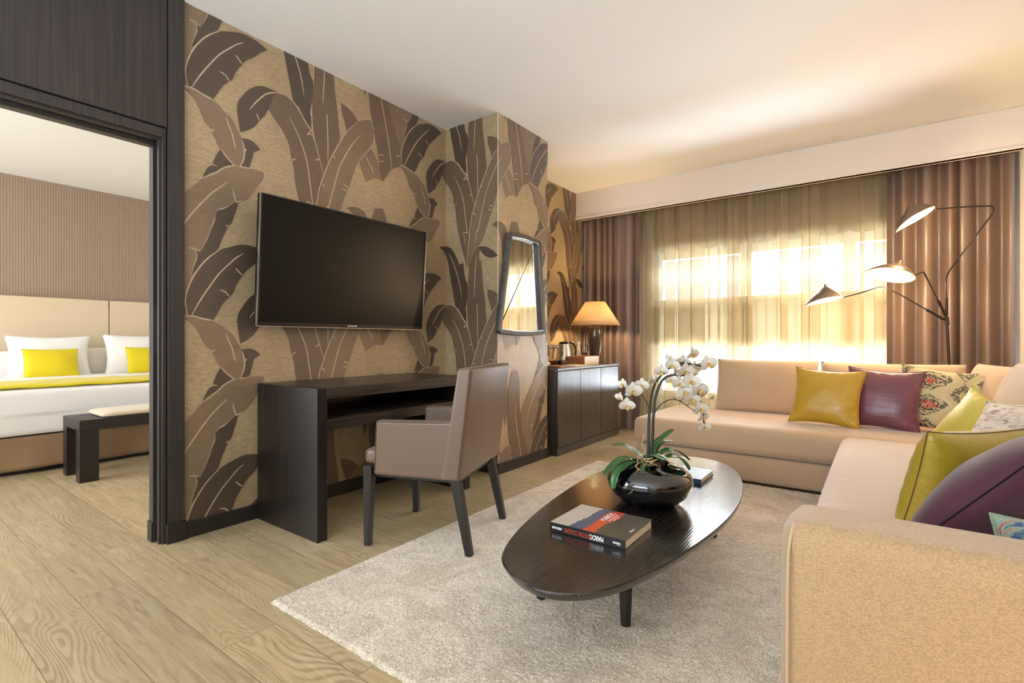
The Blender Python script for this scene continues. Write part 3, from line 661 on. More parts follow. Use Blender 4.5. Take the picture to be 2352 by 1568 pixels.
# back: leaning slab, tapering to the top, thicker at the foot
def back_slab():
    bm = NB(); n = 18; L = []
    def outline(z):
        k = (z-0.36)/(0.875-0.36)
        xf = 0.135+0.085*k; xr = 0.232+0.062*k; return xf, xr
    zs = [0.36+(0.875-0.36)*i/n for i in range(n+1)]
    rows = []
    for z in zs:
        xf, xr = outline(z); hy = 0.292; r = 0.018; ring = []
        for (cx_, cy_, a0) in ((xr-r, hy-r, 0), (xf+r, hy-r, 90), (xf+r, -hy+r, 180), (xr-r, -hy+r, 270)):
            for a in (0, 22, 45, 68, 90): ring.append(bm.verts.new((cx_+r*math.cos(R(a0+a)), cy_+r*math.sin(R(a0+a)), z)))
        rows.append(ring)
    for A, Bq in zip(rows, rows[1:]):
        for k in range(len(A)): bm.faces.new((A[k], A[(k+1) % len(A)], Bq[(k+1) % len(A)], Bq[k]))
    bm.faces.new(rows[-1]); bm.faces.new(list(reversed(rows[0]))); return bm
bk = obj('backrest', back_slab(), M['leather'], t, bevel=0.012, seg=4, **K)
bm = NB()
for s in (-1, 1):
    tube(bm, [(0.222+0.062*k/12, s*0.2905, 0.375+0.49*k/12) for k in range(13)], 0.0022, 6)
tube(bm, [(0.286, -0.28, 0.874), (0.286, 0, 0.8755), (0.286, 0.28, 0.874)], 0.0022, 6)
obj('seam_piping', bm, M['thread'], bk, local=True)
for s in (-1, 1):
    bm = NB(); y0_, y1_ = (0.2325, 0.29) if s > 0 else (-0.29, -0.2325)
    P = [(-0.21, 0.356), (0.175, 0.352), (0.150, 0.36), (0.205, 0.622), (-0.155, 0.620), (-0.215, 0.614)]
    P = [(-0.217, 0.358), (0.175, 0.358), (0.212, 0.632), (-0.205, 0.618)]
    a = [bm.verts.new((x, y0_, z)) for x, z in P]; b = [bm.verts.new((x, y1_, z)) for x, z in P]
    bm.faces.new(a); bm.faces.new(list(reversed(b)))
    for i in range(4): bm.faces.new((a[i], b[i], b[(i+1) % 4], a[(i+1) % 4]))
    am = obj('armrest', bm, M['leather'], t, bevel=0.016, seg=5, **K)
    bm = NB(); yy = s*0.2903
    tube(bm, [(-0.205, yy, 0.375), (-0.196, yy, 0.605), (-0.185, yy, 0.612), (0.165, yy, 0.624)], 0.0016, 6)
    obj('stitching', bm, M['thread'], am, local=True)

# ------------------------------------------------------------------ television
TV = thing('television', 'black flat screen television mounted over the desk', 'television', (-2.70, 1.955, 1.08))
up = Vector((0.045, 0, 0.71)).normalized(); nrm = Vector((0.71, 0, -0.045)).normalized()
MT = basis((0, 1, 0), up, nrm, (-2.70, 1.955, 1.083)); Lm = WM[TV].inverted() @ MT
def tvb(x0, x1, y0, y1, z0, z1):
    bm = B(x0, x1, y0, y1, z0, z1); bm.transform(Lm); return bm
W2 = 0.605
bm = NB(); box(bm, -W2, W2, 0.0, 0.022, -0.03, 0.008); box(bm, -W2, W2, 0.702, 0.712, -0.03, 0.008); box(bm, -W2, -W2+0.010, 0.022, 0.702, -0.03, 0.008); box(bm, W2-0.010, W2, 0.022, 0.702, -0.03, 0.008); bm.transform(Lm)
obj('bezel', bm, M['black_plastic'], TV, local=True, bevel=0.0015)
obj('screen', tvb(-W2+0.010, W2-0.010, 0.022, 0.702, -0.02, 0.003), m_plain('screen_glass', '#050505', 0.28, spec=0.22, nv=0), TV, local=True)
bm = NB(); box(bm, -W2, W2, -0.0035, -0.0002, -0.004, 0.010); box(bm, -W2-0.003, -W2-0.0002, 0, 0.712, -0.004, 0.0085); box(bm, W2+0.0002, W2+0.003, 0, 0.712, -0.004, 0.0085); bm.transform(Lm); obj('metal_edge', bm, M['chrome'], TV, local=True)
bm = NB(); box(bm, -0.25, 0.25, 0.12, 0.55, -0.075, -0.0302); bm.transform(Lm); obj('rear_housing', bm, M['black_plastic'], TV, local=True)
bm = NB(); box(bm, -2.824, -2.76, 1.85, 2.06, 1.35, 1.55); obj('wall_bracket', bm, M['black_metal'], TV)
def text(name, s, size, mat, Mx, parent, ext=0.0004, align='CENTER', sx=1.0, bold=0.0):
    cu = bpy.data.curves.new('txt', 'FONT'); cu.body = s; cu.size = size; cu.extrude = ext; cu.align_x = align; cu.align_y = 'CENTER'; cu.offset = bold
    tmp = bpy.data.objects.new('txt', cu); C.objects.link(tmp); dg = bpy.context.evaluated_depsgraph_get()
    me = bpy.data.meshes.new_from_object(tmp.evaluated_get(dg)); bpy.data.objects.remove(tmp)
    me.transform(Mx @ Matrix.Diagonal((sx, 1, 1, 1))); me.transform(WM[parent].inverted()) if parent else None
    me.materials.clear(); me.materials.append(mat); o = bpy.data.objects.new(name, me); C.objects.link(o)
    if parent: o.parent = parent; WM[o] = WM[parent].copy()
    return o
text('brand_lettering', 'SAMSUNG', 0.0125, M['ink_white'], MT @ Matrix.Translation((0.0, 0.011, 0.0085)), TV, sx=1.3)

# ------------------------------------------------------------------ mirror on the pier
mr = thing('wall_mirror', 'tapering dark framed mirror on the pale side of the pier', 'mirror', (XC, 3.22, 1.05))
def rounded_poly(P, r, n=6):
    out = []; m = len(P)
    for i in range(m):
        p = Vector(P[i]); a = (Vector(P[i-1])-p).normalized(); b = (Vector(P[(i+1) % m])-p).normalized()
        p0, p1 = p+a*r, p+b*r
        for k in range(n+1):
            t_ = k/n; out.append((1-t_)**2*p0+2*t_*(1-t_)*p+t_*t_*p1)
    return out
MO = rounded_poly([(2.905, 1.055), (3.13, 1.040), (3.33, 1.040), (3.548, 1.055), (3.545, 1.12), (3.475, 1.83), (3.26, 1.845), (3.045, 1.83), (2.915, 1.14)], 0.032)
cc = Vector((3.225, 1.43))
def inset(P, d):
    out = []
    for i, p in enumerate(P):
        a = (P[(i+1) % len(P)]-P[i-1]).normalized(); out.append(p+Vector((-a.y, a.x))*d)
    return out
MI = inset(MO, 0.036)
if (MI[0]-cc).length > (MO[0]-cc).length: MI = inset(MO, -0.036)
bm = NB(); n = len(MO)
lay = [(MO, XC+0.003), (MO, XC+0.040), ([o.lerp(i_, 0.15) for o, i_ in zip(MO, MI)], XC+0.048), ([o.lerp(i_, 0.85) for o, i_ in zip(MO, MI)], XC+0.046), (MI, XC+0.040), (MI, XC+0.010)]
rings = [[bm.verts.new((x, p.x, p.y)) for p in P] for P, x in lay]
for A, Bq in zip(rings, rings[1:]):
    for k in range(n): bm.faces.new((A[k], A[(k+1) % n], Bq[(k+1) % n], Bq[k]))
obj('mirror_frame', bm, m_wenge('mirror_frame_wood', '#3a3530', '#77706a', 'z', 0.35), mr, smooth=True, angle=40)
bm = NB(); f = bm.faces.new([bm.verts.new((XC+0.012, p.x, p.y)) for p in MI]); obj('mirror_glass', bm, M['mirror'], mr)
bm = NB(); tube(bm, [(XC+0.0405, p.x, p.y) for p in MI], 0.0022, 6, closed=True); obj('inner_bead', bm, M['chrome'], mr)

# ------------------------------------------------------------------ cabinet and what stands on it
cb = thing('sideboard', 'dark wood sideboard with three doors beyond the pier', 'cabinet', (-2.52, 4.33, 0))
CY0, CY1, CX1 = 3.70, 4.965, -2.222
obj('carcass', B(-2.812, CX1-0.024, CY0, CY1, 0.0, 0.740), M['cabinet_wood'], cb, bevel=0.002)
obj('cabinet_top', B(-2.812, CX1+0.004, CY0-0.004, CY1+0.004, 0.741, 0.760), M['cabinet_wood'], cb, bevel=0.002)
obj('plinth', B(-2.60, CX1, CY0-0.002, CY1, 0.0, 0.065), M['cabinet_wood'], cb, bevel=0.002)
w = (CY1-CY0-0.012)/3
for k in range(3):
    obj('door', B(CX1-0.023, CX1-0.002, CY0+0.006+w*k+0.003, CY0+0.006+w*(k+1)-0.003, 0.070, 0.732), M['cabinet_wood'], cb, bevel=0.0025)

CT = 0.7605
# table lamp
tl = thing('table_lamp', 'lit table lamp with a tapering linen shade and grey vase base', 'lamp', (-2.44, 4.845, CT))
LX, LY = -2.44, 4.845
bm = NB(); lathe(bm, [(0, CT), (0.060, CT), (0.063, CT+0.008), (0.055, CT+0.03), (0.062, CT+0.12), (0.082, CT+0.25), (0.088, CT+0.34), (0.080, CT+0.385), (0.0, CT+0.39)], LX, LY, 40)
obj('lamp_base', bm, m_plain('smoked_glaze', '#55493e', 0.12, 0.5, 0.7), tl, smooth=True)
bm = NB(); tube(bm, [(LX, LY, CT+0.388), (LX, LY, CT+0.50)], 0.012, 12); obj('socket_stem', bm, M['black_metal'], tl)
bm = NB(); n = 8
sh = [(0.265, 1.166), (0.108, 1.415)]
for dr in (0.0,):
    A = [bm.verts.new((LX+(sh[0][0])*math.cos(2*math.pi*k/64), LY+(sh[0][0])*math.sin(2*math.pi*k/64), sh[0][1])) for k in range(64)]
    Bq = [bm.verts.new((LX+(sh[1][0])*math.cos(2*math.pi*k/64), LY+(sh[1][0])*math.sin(2*math.pi*k/64), sh[1][1])) for k in range(64)]
    for k in range(64): bm.faces.new((A[k], A[(k+1) % 64], Bq[(k+1) % 64], Bq[k]))
obj('lamp_shade', bm, M['lampshade'], tl, smooth=True, solid=0.002)
bm = NB(); bmesh.ops.create_uvsphere(bm, u_segments=16, v_segments=10, radius=0.03, matrix=Matrix.Translation((LX, LY, CT+0.52))); obj('light_bulb', bm, M['bulb'], tl, smooth=True)
point('table_lamp_light', (LX, LY, 1.285), 26, WARM, 0.045)
# wooden box, tray, menu card
bx = thing('wooden_box', 'open wooden box at the front of the sideboard', 'box', (-2.395, 4.495, CT))
bm = NB(); a, b, c_, d = -2.49, -2.30, 4.335, 4.655
box(bm, a, b, c_, c_+0.012, CT, CT+0.085); box(bm, a, b, d-0.012, d, CT, CT+0.085); box(bm, a, a+0.012, c_+0.0122, d-0.0122, CT, CT+0.085); box(bm, a+0.0122, b-0.0142, c_+0.0122, d-0.0122, CT, CT+0.01)
obj('box_body', bm, M['tray_wood'], bx, bevel=0.001)
obj('front_panel', B(b-0.013, b, c_+0.0122, d-0.0122, CT, CT+0.085), M['pale_card_lit_wood'], bx, bevel=0.001)['label'] = 'front panel, paled as the lit side'  # pale tone paints the light falling on this side
tr = thing('serving_tray', 'small reddish wooden tray under the kettle', 'tray', (-2.60, 4.44, CT))
bm = NB(); box(bm, -2.70, -2.505, 4.26, 4.60, CT+0.001, CT+0.010)
for q in ((-2.70, -2.505, 4.26, 4.27), (-2.70, -2.505, 4.59, 4.60), (-2.70, -2.69, 4.2701, 4.5899), (-2.515, -2.505, 4.2701, 4.5899)): box(bm, *q, CT+0.001, CT+0.035)
obj('tray_body', bm, m_wenge('cherry_tray', '#7a3d20', '#a8623a', 'y', 0.4, scale=0.6), tr, bevel=0.001)
tag(obj('menu_board', (lambda bm: (box(bm, -2.44, -2.25, 3.80, 4.06, CT+0.0005, CT+0.014), bm)[-1])(NB()), M['tray_wood'], bevel=0.001), 'flat brown folder at the near end of the sideboard', 'folder')
tag(obj('note_card', B(-2.42, -2.26, 4.07, 4.30, CT+0.0005, CT+0.010), M['pale_card_lit_wood'], bevel=0.001), 'pale flat card folder beside the wooden box', 'card')
# kettle
kt = thing('kettle', 'brushed steel electric kettle with a black handle on the small tray', 'kettle', (-2.60, 4.45, CT+0.011))
kx, ky, kz = -2.602, 4.47, CT+0.012
bm = NB(); lathe(bm, [(0, kz), (0.082, kz), (0.085, kz+0.02), (0.078, kz+0.10), (0.066, kz+0.17), (0.062, kz+0.195), (0.0, kz+0.2)], kx, ky, 36)
obj('kettle_body', bm, M['chrome'], kt, smooth=True)
bm = NB(); lathe(bm, [(0.058, kz+0.198), (0.06, kz+0.205), (0.045, kz+0.216), (0, kz+0.22)], kx, ky, 28); obj('lid', bm, M['black_plastic'], kt, smooth=True)
hd = Vector((0.62, 0.78, 0)); 
bm = NB(); tube(bm, catmull([Vector((kx, ky, kz+0.205))+hd*0.04, Vector((kx, ky, kz+0.205))+hd*0.09, Vector((kx, ky, kz+0.15))+hd*0.125, Vector((kx, ky, kz+0.08))+hd*0.118, Vector((kx, ky, kz+0.03))+hd*0.085], 6), 0.011, 10); obj('handle', bm, M['black_plastic'], kt, smooth=True)
bm = NB(); tube(bm, [Vector((kx, ky, kz+0.155))-hd*0.06, Vector((kx, ky, kz+0.185))-hd*0.095], [0.022, 0.010], 12); obj('spout', bm, M['chrome'], kt, smooth=True)
# stemmed glass
gl = thing('wine_glass', 'clear stemmed glass between the kettle and the lamp', 'glass', (-2.52, 4.71, CT))
gx, gy = -2.50, 4.71
bm = NB(); lathe(bm, [(0.0, CT+0.0005), (0.034, CT+0.001), (0.032, CT+0.004), (0.005, CT+0.012), (0.004, CT+0.075), (0.012, CT+0.084), (0.034, CT+0.11), (0.040, CT+0.14), (0.036, CT+0.18), (0.031, CT+0.195), (0.030, CT+0.195), (0.034, CT+0.18), (0.038, CT+0.14), (0.032, CT+0.112), (0.0, CT+0.09)], gx, gy, 28)
obj('glass_body', bm, M['glass'], gl, smooth=True)
bt = thing('bottle', 'small pale bottle behind the kettle handle', 'bottle', (-2.62, 4.80, CT))
bm = NB(); lathe(bm, [(0, CT+0.0005), (0.028, CT+0.001), (0.03, CT+0.01), (0.03, CT+0.13), (0.014, CT+0.17), (0.013, CT+0.2), (0.0, CT+0.2)], -2.62, 4.80, 24)
obj('bottle_body', bm, M['off_linen'], bt, smooth=True)
bm = NB(); lathe(bm, [(0.0, CT+0.2005), (0.015, CT+0.2005), (0.015, CT+0.23), (0, CT+0.231)], -2.62, 4.80, 20); obj('bottle_cap', bm, M['ink_white'], bt, smooth=True)
# espresso machine half hidden by the pier
em = thing('coffee_machine', 'small black and white coffee machine half hidden by the pier', 'coffee machine', (-2.60, 4.10, CT))
bm = NB(); lathe(bm, [(0, CT+0.001), (0.07, CT+0.001), (0.072, CT+0.03), (0.05, CT+0.04), (0.048, CT+0.10), (0, CT+0.10)], -2.585, 4.03, 28); obj('machine_base', bm, M['white_linen'], em, smooth=True)
bm = NB(); lathe(bm, [(0, CT+0.1005), (0.055, CT+0.101), (0.062, CT+0.14), (0.058, CT+0.19), (0.04, CT+0.22), (0, CT+0.225)], -2.585, 4.03, 28); obj('machine_head', bm, M['black_plastic'], em, smooth=True)
bm = NB(); tube(bm, [(-2.545, 4.07, CT+0.175), (-2.49, 4.11, CT+0.185)], [0.011, 0.007], 12); obj('spout', bm, M['chrome'], em, smooth=True)
bw = thing('coffee_cup', 'small dark bowl shaped cup at the foot of the coffee machine', 'cup', (-2.50, 4.18, CT))
bm = NB(); lathe(bm, [(0, CT+0.001), (0.022, CT+0.001), (0.045, CT+0.05), (0.043, CT+0.05), (0.02, CT+0.008), (0, CT+0.008)], -2.445, 4.135, 28); obj('cup_body', bm, M['black_gloss'], bw, smooth=True)
bm = NB(); tube(bm, catmull([(-2.41, 4.16, CT+0.04), (-2.395, 4.175, CT+0.035), (-2.40, 4.17, CT+0.018), (-2.42, 4.152, CT+0.014)], 5), 0.004, 8); obj('handle', bm, M['black_gloss'], bw, smooth=True)

# ------------------------------------------------------------------ coffee table
TZ = 0.33
tb = thing('coffee_table', 'low oval coffee table in black grained wood on splayed legs', 'table', (-0.80, 2.05, 0.018))
K2 = (1.0-TZ)/0.62
ctl = [(-0.888, 1.158), (-0.800, 1.075), (-0.710, 1.040), (-0.617, 1.058), (-0.517, 1.190), (-0.442, 1.555), (-0.415, 1.961), (-0.465, 2.339), (-0.575, 2.62), (-0.70, 2.715), (-0.82, 2.715), (-0.94, 2.62), (-1.035, 2.36), (-1.062, 2.05), (-1.028, 1.70), (-0.968, 1.39)]
ov = [Vector((p.x*K2, p.y*K2)) for p in [q.to_2d() for q in catmull([(a, b, 0) for a, b in ctl], 8, True)]]

for _ in range(10): ov = [(ov[i-1]+ov[i]*2+ov[(i+1) % len(ov)])/4 for i in range(len(ov))]
bm = NB(); cen = sum(ov, Vector((0, 0)))/len(ov)
def ring(k, z): return [bm.verts.new((cen.x+(p.x-cen.x)*k, cen.y+(p.y-cen.y)*k, z)) for p in ov]
rs = [ring(0.955, TZ-0.034), ring(0.985, TZ-0.026), ring(0.997, TZ-0.012), ring(1.0, TZ-0.004), ring(0.996, TZ)]
for A, Bq in zip(rs, rs[1:]):
    for k in range(len(A)): bm.faces.new((A[k], A[(k+1) % len(A)], Bq[(k+1) % len(A)], Bq[k]))
bm.faces.new(rs[-1]); bm.faces.new(list(reversed(rs[0])))
obj('tabletop', bm, M['table'], tb, smooth=True, angle=30)
for (bx_, by_, tx, ty) in ((-0.699, 1.619, -0.716, 1.66), (-1.036, 1.600, -1.010, 1.64), (-0.66, 2.62, -0.70, 2.56), (-1.02, 2.62, -0.98, 2.56)):
    bm = NB(); tube(bm, [(bx_, by_, 0.018), (bx_*0.5+tx*0.5, by_*0.5+ty*0.5, 0.15), (tx, ty, TZ-0.0345)], [0.017, 0.024, 0.031], 20); obj('leg', bm, M['desk_wood'], tb, smooth=True, angle=50)

# ------------------------------------------------------------------ books on the table
def kk(x, y, t0): k = (1-TZ-(t0-0.38))/(1-t0) if False else None
b1 = thing('photo_book', 'thick photo book with a grey, blue and red cover on the table', 'book', (-0.785, 1.61, TZ))
s_ = (1-TZ-0.032)/(1-0.41); X0, X1, Y0, Y1 = -0.859*s_, -0.598*s_, 1.385*s_, 1.600*s_; Z0, Z1 = TZ+0.0005, TZ+0.032
bm = NB(); box(bm, X0, X1, Y0-0.002, Y0+0.0015, Z0, Z1); obj('spine', bm, M['bk_black'], b1, bevel=0.001)
bm = NB()
def cover(zb, zt):
    # front board, art in diagonal bands (multi-material polygons)
    xm = lambda f: X0+(X1-X0)*f
    box(bm, X0, X1, Y0+0.0015, Y1, zb, zt, 4)
cover(Z1-0.0025, Z1-0.0003)
def band(P, mi, dz):
    bm.faces.new([bm.verts.new((X0+(X1-X0)*a, Y0+(Y1-Y0)*b, Z1+dz)) for a, b in P]).material_index = mi
def rag(P, amp=0.012, n=8, seed=1):
    rnd = random.Random(seed); out = []
    for (a, b), (c, d) in zip(P, P[1:]):
        for k in range(n): t_ = k/n; out.append((a+(c-a)*t_+rnd.uniform(-amp, amp)*(k > 0), b+(d-b)*t_))
    out.append(P[-1]); return out
e1 = rag([(0.255, 0), (0.28, 0.3), (0.31, 0.55), (0.30, 0.8), (0.33, 1)], 0.016, 6, 3)
e2 = rag([(0.44, 0), (0.46, 0.5), (0.44, 0.75), (0.50, 1)], 0.008, 5, 5)
e3 = rag([(0.60, 0), (0.60, 0.4), (0.66, 0.7), (0.64, 1)], 0.014, 6, 8)
band([(0, 0)]+e1+[(0, 1)], 0, 0); band(e1+list(reversed(e2)), 1, 0); band(e2+list(reversed(e3)), 2, 0); band([(1, 0)][:0]+e3+[(1, 1), (1, 0)], 3, 0)
obj('front_cover', bm, [M['bk_sky'], M['bk_blue'], M['bk_red'], M['bk_dark'], M['bk_black']], b1, fixn=False)
obj('back_cover', B(X0, X1, Y0+0.0015, Y1, Z0, Z0+0.0025), M['bk_black'], b1)
obj('page_block', B(X0+0.003, X1-0.003, Y0+0.0016, Y1-0.003, Z0+0.0026, Z1-0.0026), M['paper'], b1)
def spine_M(x, z, y): return basis((-1, 0, 0), (0, 0, -1), (0, -1, 0), (x, y, z))
sp = spine_M
zc = (Z0+Z1)/2
text('spine_title', 'MAROC', 0.023, M['ink_white'], sp(X0+(X1-X0)*0.640, zc-0.000, Y0-0.0022), b1, sx=0.62, bold=0.0006)
text('spine_subtitle', 'ÉMOTIONS COULEURS', 0.021, M['ink_red'], sp(X0+(X1-X0)*0.395, zc, Y0-0.0022), b1, sx=0.50)
text('spine_publisher', 'Glénat', 0.013, M['ink_white'], sp(X0+(X1-X0)*0.895, zc, Y0-0.0022), b1, sx=0.8, bold=0.0002)
text('spine_author', 'HUMBERT RICHARD', 0.0105, M['ink_white'], sp(X0+(X1-X0)*0.10, zc, Y0-0.0022), b1, sx=0.42, bold=0.0003)
cm = lambda a, b: basis((0, 1, 0), (-1, 0, 0), (0, 0, 1), (X0+(X1-X0)*a, Y0+(Y1-Y0)*b, Z1+0.0002))
text('cover_title', 'MAROC', 0.030, M['ink_white'], cm(0.515, 0.70), b1, sx=0.85, bold=0.0006, ext=0.0001)
text('cover_subtitle', 'ÉMOTIONS COULEURS', 0.010, M['ink_white'], cm(0.585, 0.70), b1, sx=0.72, ext=0.0001)
text('cover_author', 'HUMBERT RICHARD', 0.008, M['ink_white'], cm(0.625, 0.70), b1, sx=0.7, ext=0.0001)
text('cover_publisher', 'Glénat', 0.011, M['ink_white'], cm(0.945, 0.38), b1, ext=0.0001, bold=0.0004)
b2 = thing('pale_blue_book', 'pale blue book with a navy spine behind the round vase', 'book', (-0.77, 2.50, TZ))
s_ = (1-TZ-0.022)/(1-0.40); X0, X1, Y0, Y1 = -0.80*s_, -0.609*s_, 2.212*s_, 2.414*s_; Z0, Z1 = TZ+0.0005, TZ+0.024
obj('spine', B(X0, X1, Y0-0.002, Y0+0.001, Z0, Z1), M['bk_navy'], b2, bevel=0.0008)
obj('front_cover', B(X0, X1, Y0+0.0011, Y1, Z1-0.003, Z1), M['bk_pale'], b2)
obj('back_cover', B(X0, X1, Y0+0.0011, Y1, Z0, Z0+0.003), M['bk_navy'], b2)
obj('page_block', B(X0+0.003, X1-0.004, Y0+0.0012, Y1-0.004, Z0+0.0031, Z1-0.0031), M['paper'], b2)
text('spine_title', 'M', 0.016, M['ink_white'], sp(X0+(X1-X0)*0.70, (Z0+Z1)/2, Y0-0.0022), b2, sx=0.8, bold=0.0004)

# ------------------------------------------------------------------ vase and orchid
VX, VY = -0.763, 2.012
va = thing('vase', 'round glossy black vase holding the white orchid', 'vase', (VX, VY, TZ))
bm = NB(); z = TZ+0.0005
lathe(bm, [(0, z), (0.085, z), (0.12, z+0.012), (0.152, z+0.040), (0.170, z+0.075), (0.1735, z+0.095), (0.165, z+0.120), (0.140, z+0.142), (0.105, z+0.156), (0.082, z+0.163), (0.079, z+0.167), (0.075, z+0.163), (0.075, z+0.13), (0, z+0.13)], VX, VY, 96)
obj('vase_body', bm, M['black_gloss'], va, smooth=True, angle=60)
orc = thing('orchid', 'white flowering orchid with arching sprays in the black vase', 'plant', (VX, VY, TZ+0.14))
bm = NB(); rnd = random.Random(4)
for k in range(60):
    a = rnd.uniform(0, 6.28); r_ = 0.066*math.sqrt(rnd.random()); s0 = rnd.uniform(0.008, 0.016)
    bmesh.ops.create_icosphere(bm, subdivisions=1, radius=s0, matrix=Matrix.Translation((VX+r_*math.cos(a), VY+r_*math.sin(a), z+0.150+rnd.uniform(0, 0.018))) @ Matrix.Diagonal((1, 1.3, 0.7, 1)))
obj('bark_mulch', bm, M['bark'], orc, smooth=False)
Rt = Vector((c_r := math.cos(R(36.22)), math.sin(R(36.22)), 0)); Fw = Vector((-Rt.y, Rt.x, 0)); VC = Vector((VX, VY, 0))
def pt(px, py, dd=0.0):
    """a point of the plant: metres right of the stem foot (px), height (py), metres away from the viewer (dd)"""
    return VC+Rt*px+Fw*dd+Vector((0, 0, py))
# the sprays: local right/height/depth in metres, measured off the plant
m1 = [(-0.005, 0.50), (0.000, 0.60), (0.004, 0.68), (0.012, 0.76), (0.03, 0.82), (0.075, 0.875), (0.13, 0.905), (0.19, 0.90), (0.235, 0.89)]
m2 = [(0.004, 0.50), (0.009, 0.60), (0.010, 0.68), (0.020, 0.77), (0.05, 0.84), (0.10, 0.86), (0.15, 0.85), (0.185, 0.80), (0.205, 0.745), (0.215, 0.69), (0.222, 0.64)]
m3 = [(0.008, 0.695), (0.03, 0.73), (0.07, 0.757), (0.11, 0.755), (0.15, 0.73), (0.19, 0.70)]
m4 = [(0.0, 0.72), (-0.02, 0.755), (-0.035, 0.775), (-0.07, 0.79), (-0.105, 0.775), (-0.12, 0.745)]
for i, (mm, r0, dd) in enumerate(((m1, 0.0075, 0.02), (m2, 0.0070, -0.02), (m3, 0.003, -0.03), (m4, 0.0028, -0.01))):
    bm = NB(); Q = catmull([pt(a, b, dd*min(1, max(0, (b-0.5)*4)+0.3)) for a, b in mm], 6); n = len(Q); tube(bm, Q, [r0*(1-0.6*k/n) for k in range(n)], 8)
    for k in range(6): 
        q = Q[int((0.55+0.07*k)*n)]; tube(bm, [q, q+Rt*0.012*(1 if k % 2 else -1)+Vector((0, 0, 0.012))+Fw*0.008*(-1)**k], 0.0014, 5)
    obj('flower_stem', bm, M['stem'], orc, smooth=True)
# flower prototype
def petal(bm, ang, ln, wd, cup, mi=0, z0=0.0, tip=0.8):
    n, m = 7, 5; G = []
    ca, sa = math.cos(ang), math.sin(ang)
    for i in range(n):
        t_ = i/(n-1); w_ = wd*math.sin(math.pi*min(0.97, 0.06+t_*0.90))**tip; row = []
        for j in range(m):
            s = (j/(m-1)-0.5)*2; x = ln*t_; y = w_*s; zz = cup*t_*t_*ln+0.10*w_*(1-abs(s))*2*(1-t_)+z0-0.12*w_*s*s
            row.append(bm.verts.new((x*ca-y*sa, x*sa+y*ca, zz)))
        G.append(row)
    for i in range(n-1):
        for j in range(m-1): bm.faces.new((G[i][j], G[i+1][j], G[i+1][j+1], G[i][j+1])).material_index = mi
def flower_mesh():
    bm = NB()
    for a in (90, 215, 325): petal(bm, R(a), 0.030, 0.0105, -0.25, 0, -0.0015)
    for a in (8, 172): petal(bm, R(a), 0.031, 0.018, 0.25, 0, 0.001, 0.65)
    return bm
def lip_mesh():
    bm = NB(); petal(bm, R(270), 0.014, 0.006, 0.9, 0, 0.003); petal(bm, R(225), 0.010, 0.005, 1.2, 0, 0.003); petal(bm, R(315), 0.010, 0.005, 1.2, 0, 0.003)
    bmesh.ops.create_icosphere(bm, subdivisions=1, radius=0.0035, matrix=Matrix.Translation((0, 0.002, 0.005))); return bm
fm = lip = None
FL = [(-0.033, 0.815, 0.00, -0.3, 1.0), (-0.112, 0.82, 0.00, -1.1, 0.8), (-0.098, 0.733, -0.02, -0.2, 1.1), (-0.125, 0.765, 0.0, -1.2, 0.7), (-0.075, 0.795, -0.03, 0.1, 1.2), (0.008, 0.835, 0.0, 0.9, 0.8),
      (0.055, 0.872, 0.02, -0.2, 1.0), (0.095, 0.90, 0.0, -0.3, 1.0), (0.145, 0.905, 0.03, 0.0, 1.2), (0.135, 0.875, -0.04, 0.2, 1.2), (0.18, 0.945, 0.0, 0.7, 1.0), (0.245, 0.905, 0.0, 0.1, 1.2),
      (0.17, 0.87, 0.0, 0.0, 1.0), (0.20, 0.885, 0.02, 0.4, 1.0), (0.155, 0.835, -0.05, 0.0, 1.25), (0.085, 0.84, -0.02, -0.3, 0.9), (0.115, 0.825, -0.03, -0.1, 1.0), (0.19, 0.80, -0.04, 0.3, 1.25),
      (0.14, 0.79, -0.02, -0.2, 1.1), (0.165, 0.762, -0.03, 0.1, 1.1), (0.215, 0.785, 0.0, 0.5, 1.0), (0.20, 0.72, -0.03, 0.3, 1.1), (0.215, 0.685, -0.02, 0.5, 0.9), (0.222, 0.645, -0.02, 0.3, 0.85), (0.125, 0.86, 0.03, 0.6, 1.0), (0.26, 0.765, 0.0, 1.0, 0.6)]
rnd = random.Random(12)
for i, (a, b, dd, tw, sc) in enumerate(FL):
    nv = (-Fw*1.0+Rt*tw+Vector((0, 0, -0.15+rnd.uniform(-0.25, 0.25)))).normalized()
    Mx = frame(Vector((rnd.uniform(-0.25, 0.25), 0, 1)), nv, pt(a, b, dd)) @ Matrix.Scale(sc*1.0, 4)
    if fm is None:
        fo = obj('flower', flower_mesh(), M['petal'], orc, local=True, smooth=True, fixn=False, angle=180); lo = obj('flower_lip', lip_mesh(), M['lip'], fo, local=True, smooth=True, fixn=False); lo['label'] = 'yellow flower centre'; fm, lip = fo, lo
    else:
        fo = fm.copy(); C.objects.link(fo); fo.parent = orc; lo = lip.copy(); C.objects.link(lo); lo.parent = fo
    fo.matrix_local = WM[orc].inverted() @ Mx
for (a, b, dd) in ((0.078, 0.925, 0), (0.07, 0.935, 0.0), (0.09, 0.93, 0.01), (0.02, 0.845, 0)):
    bm = NB(); bmesh.ops.create_uvsphere(bm, u_segments=10, v_segments=8, radius=0.007, matrix=Matrix.Translation(pt(a, b, dd)) @ Matrix.Diagonal((1, 1, 1.5, 1)))
    tube(bm, [pt(a, b, dd), pt(a+0.012, b-0.03, dd)], 0.0012, 5); obj('flower_bud', bm, M['petal'], orc, smooth=True)
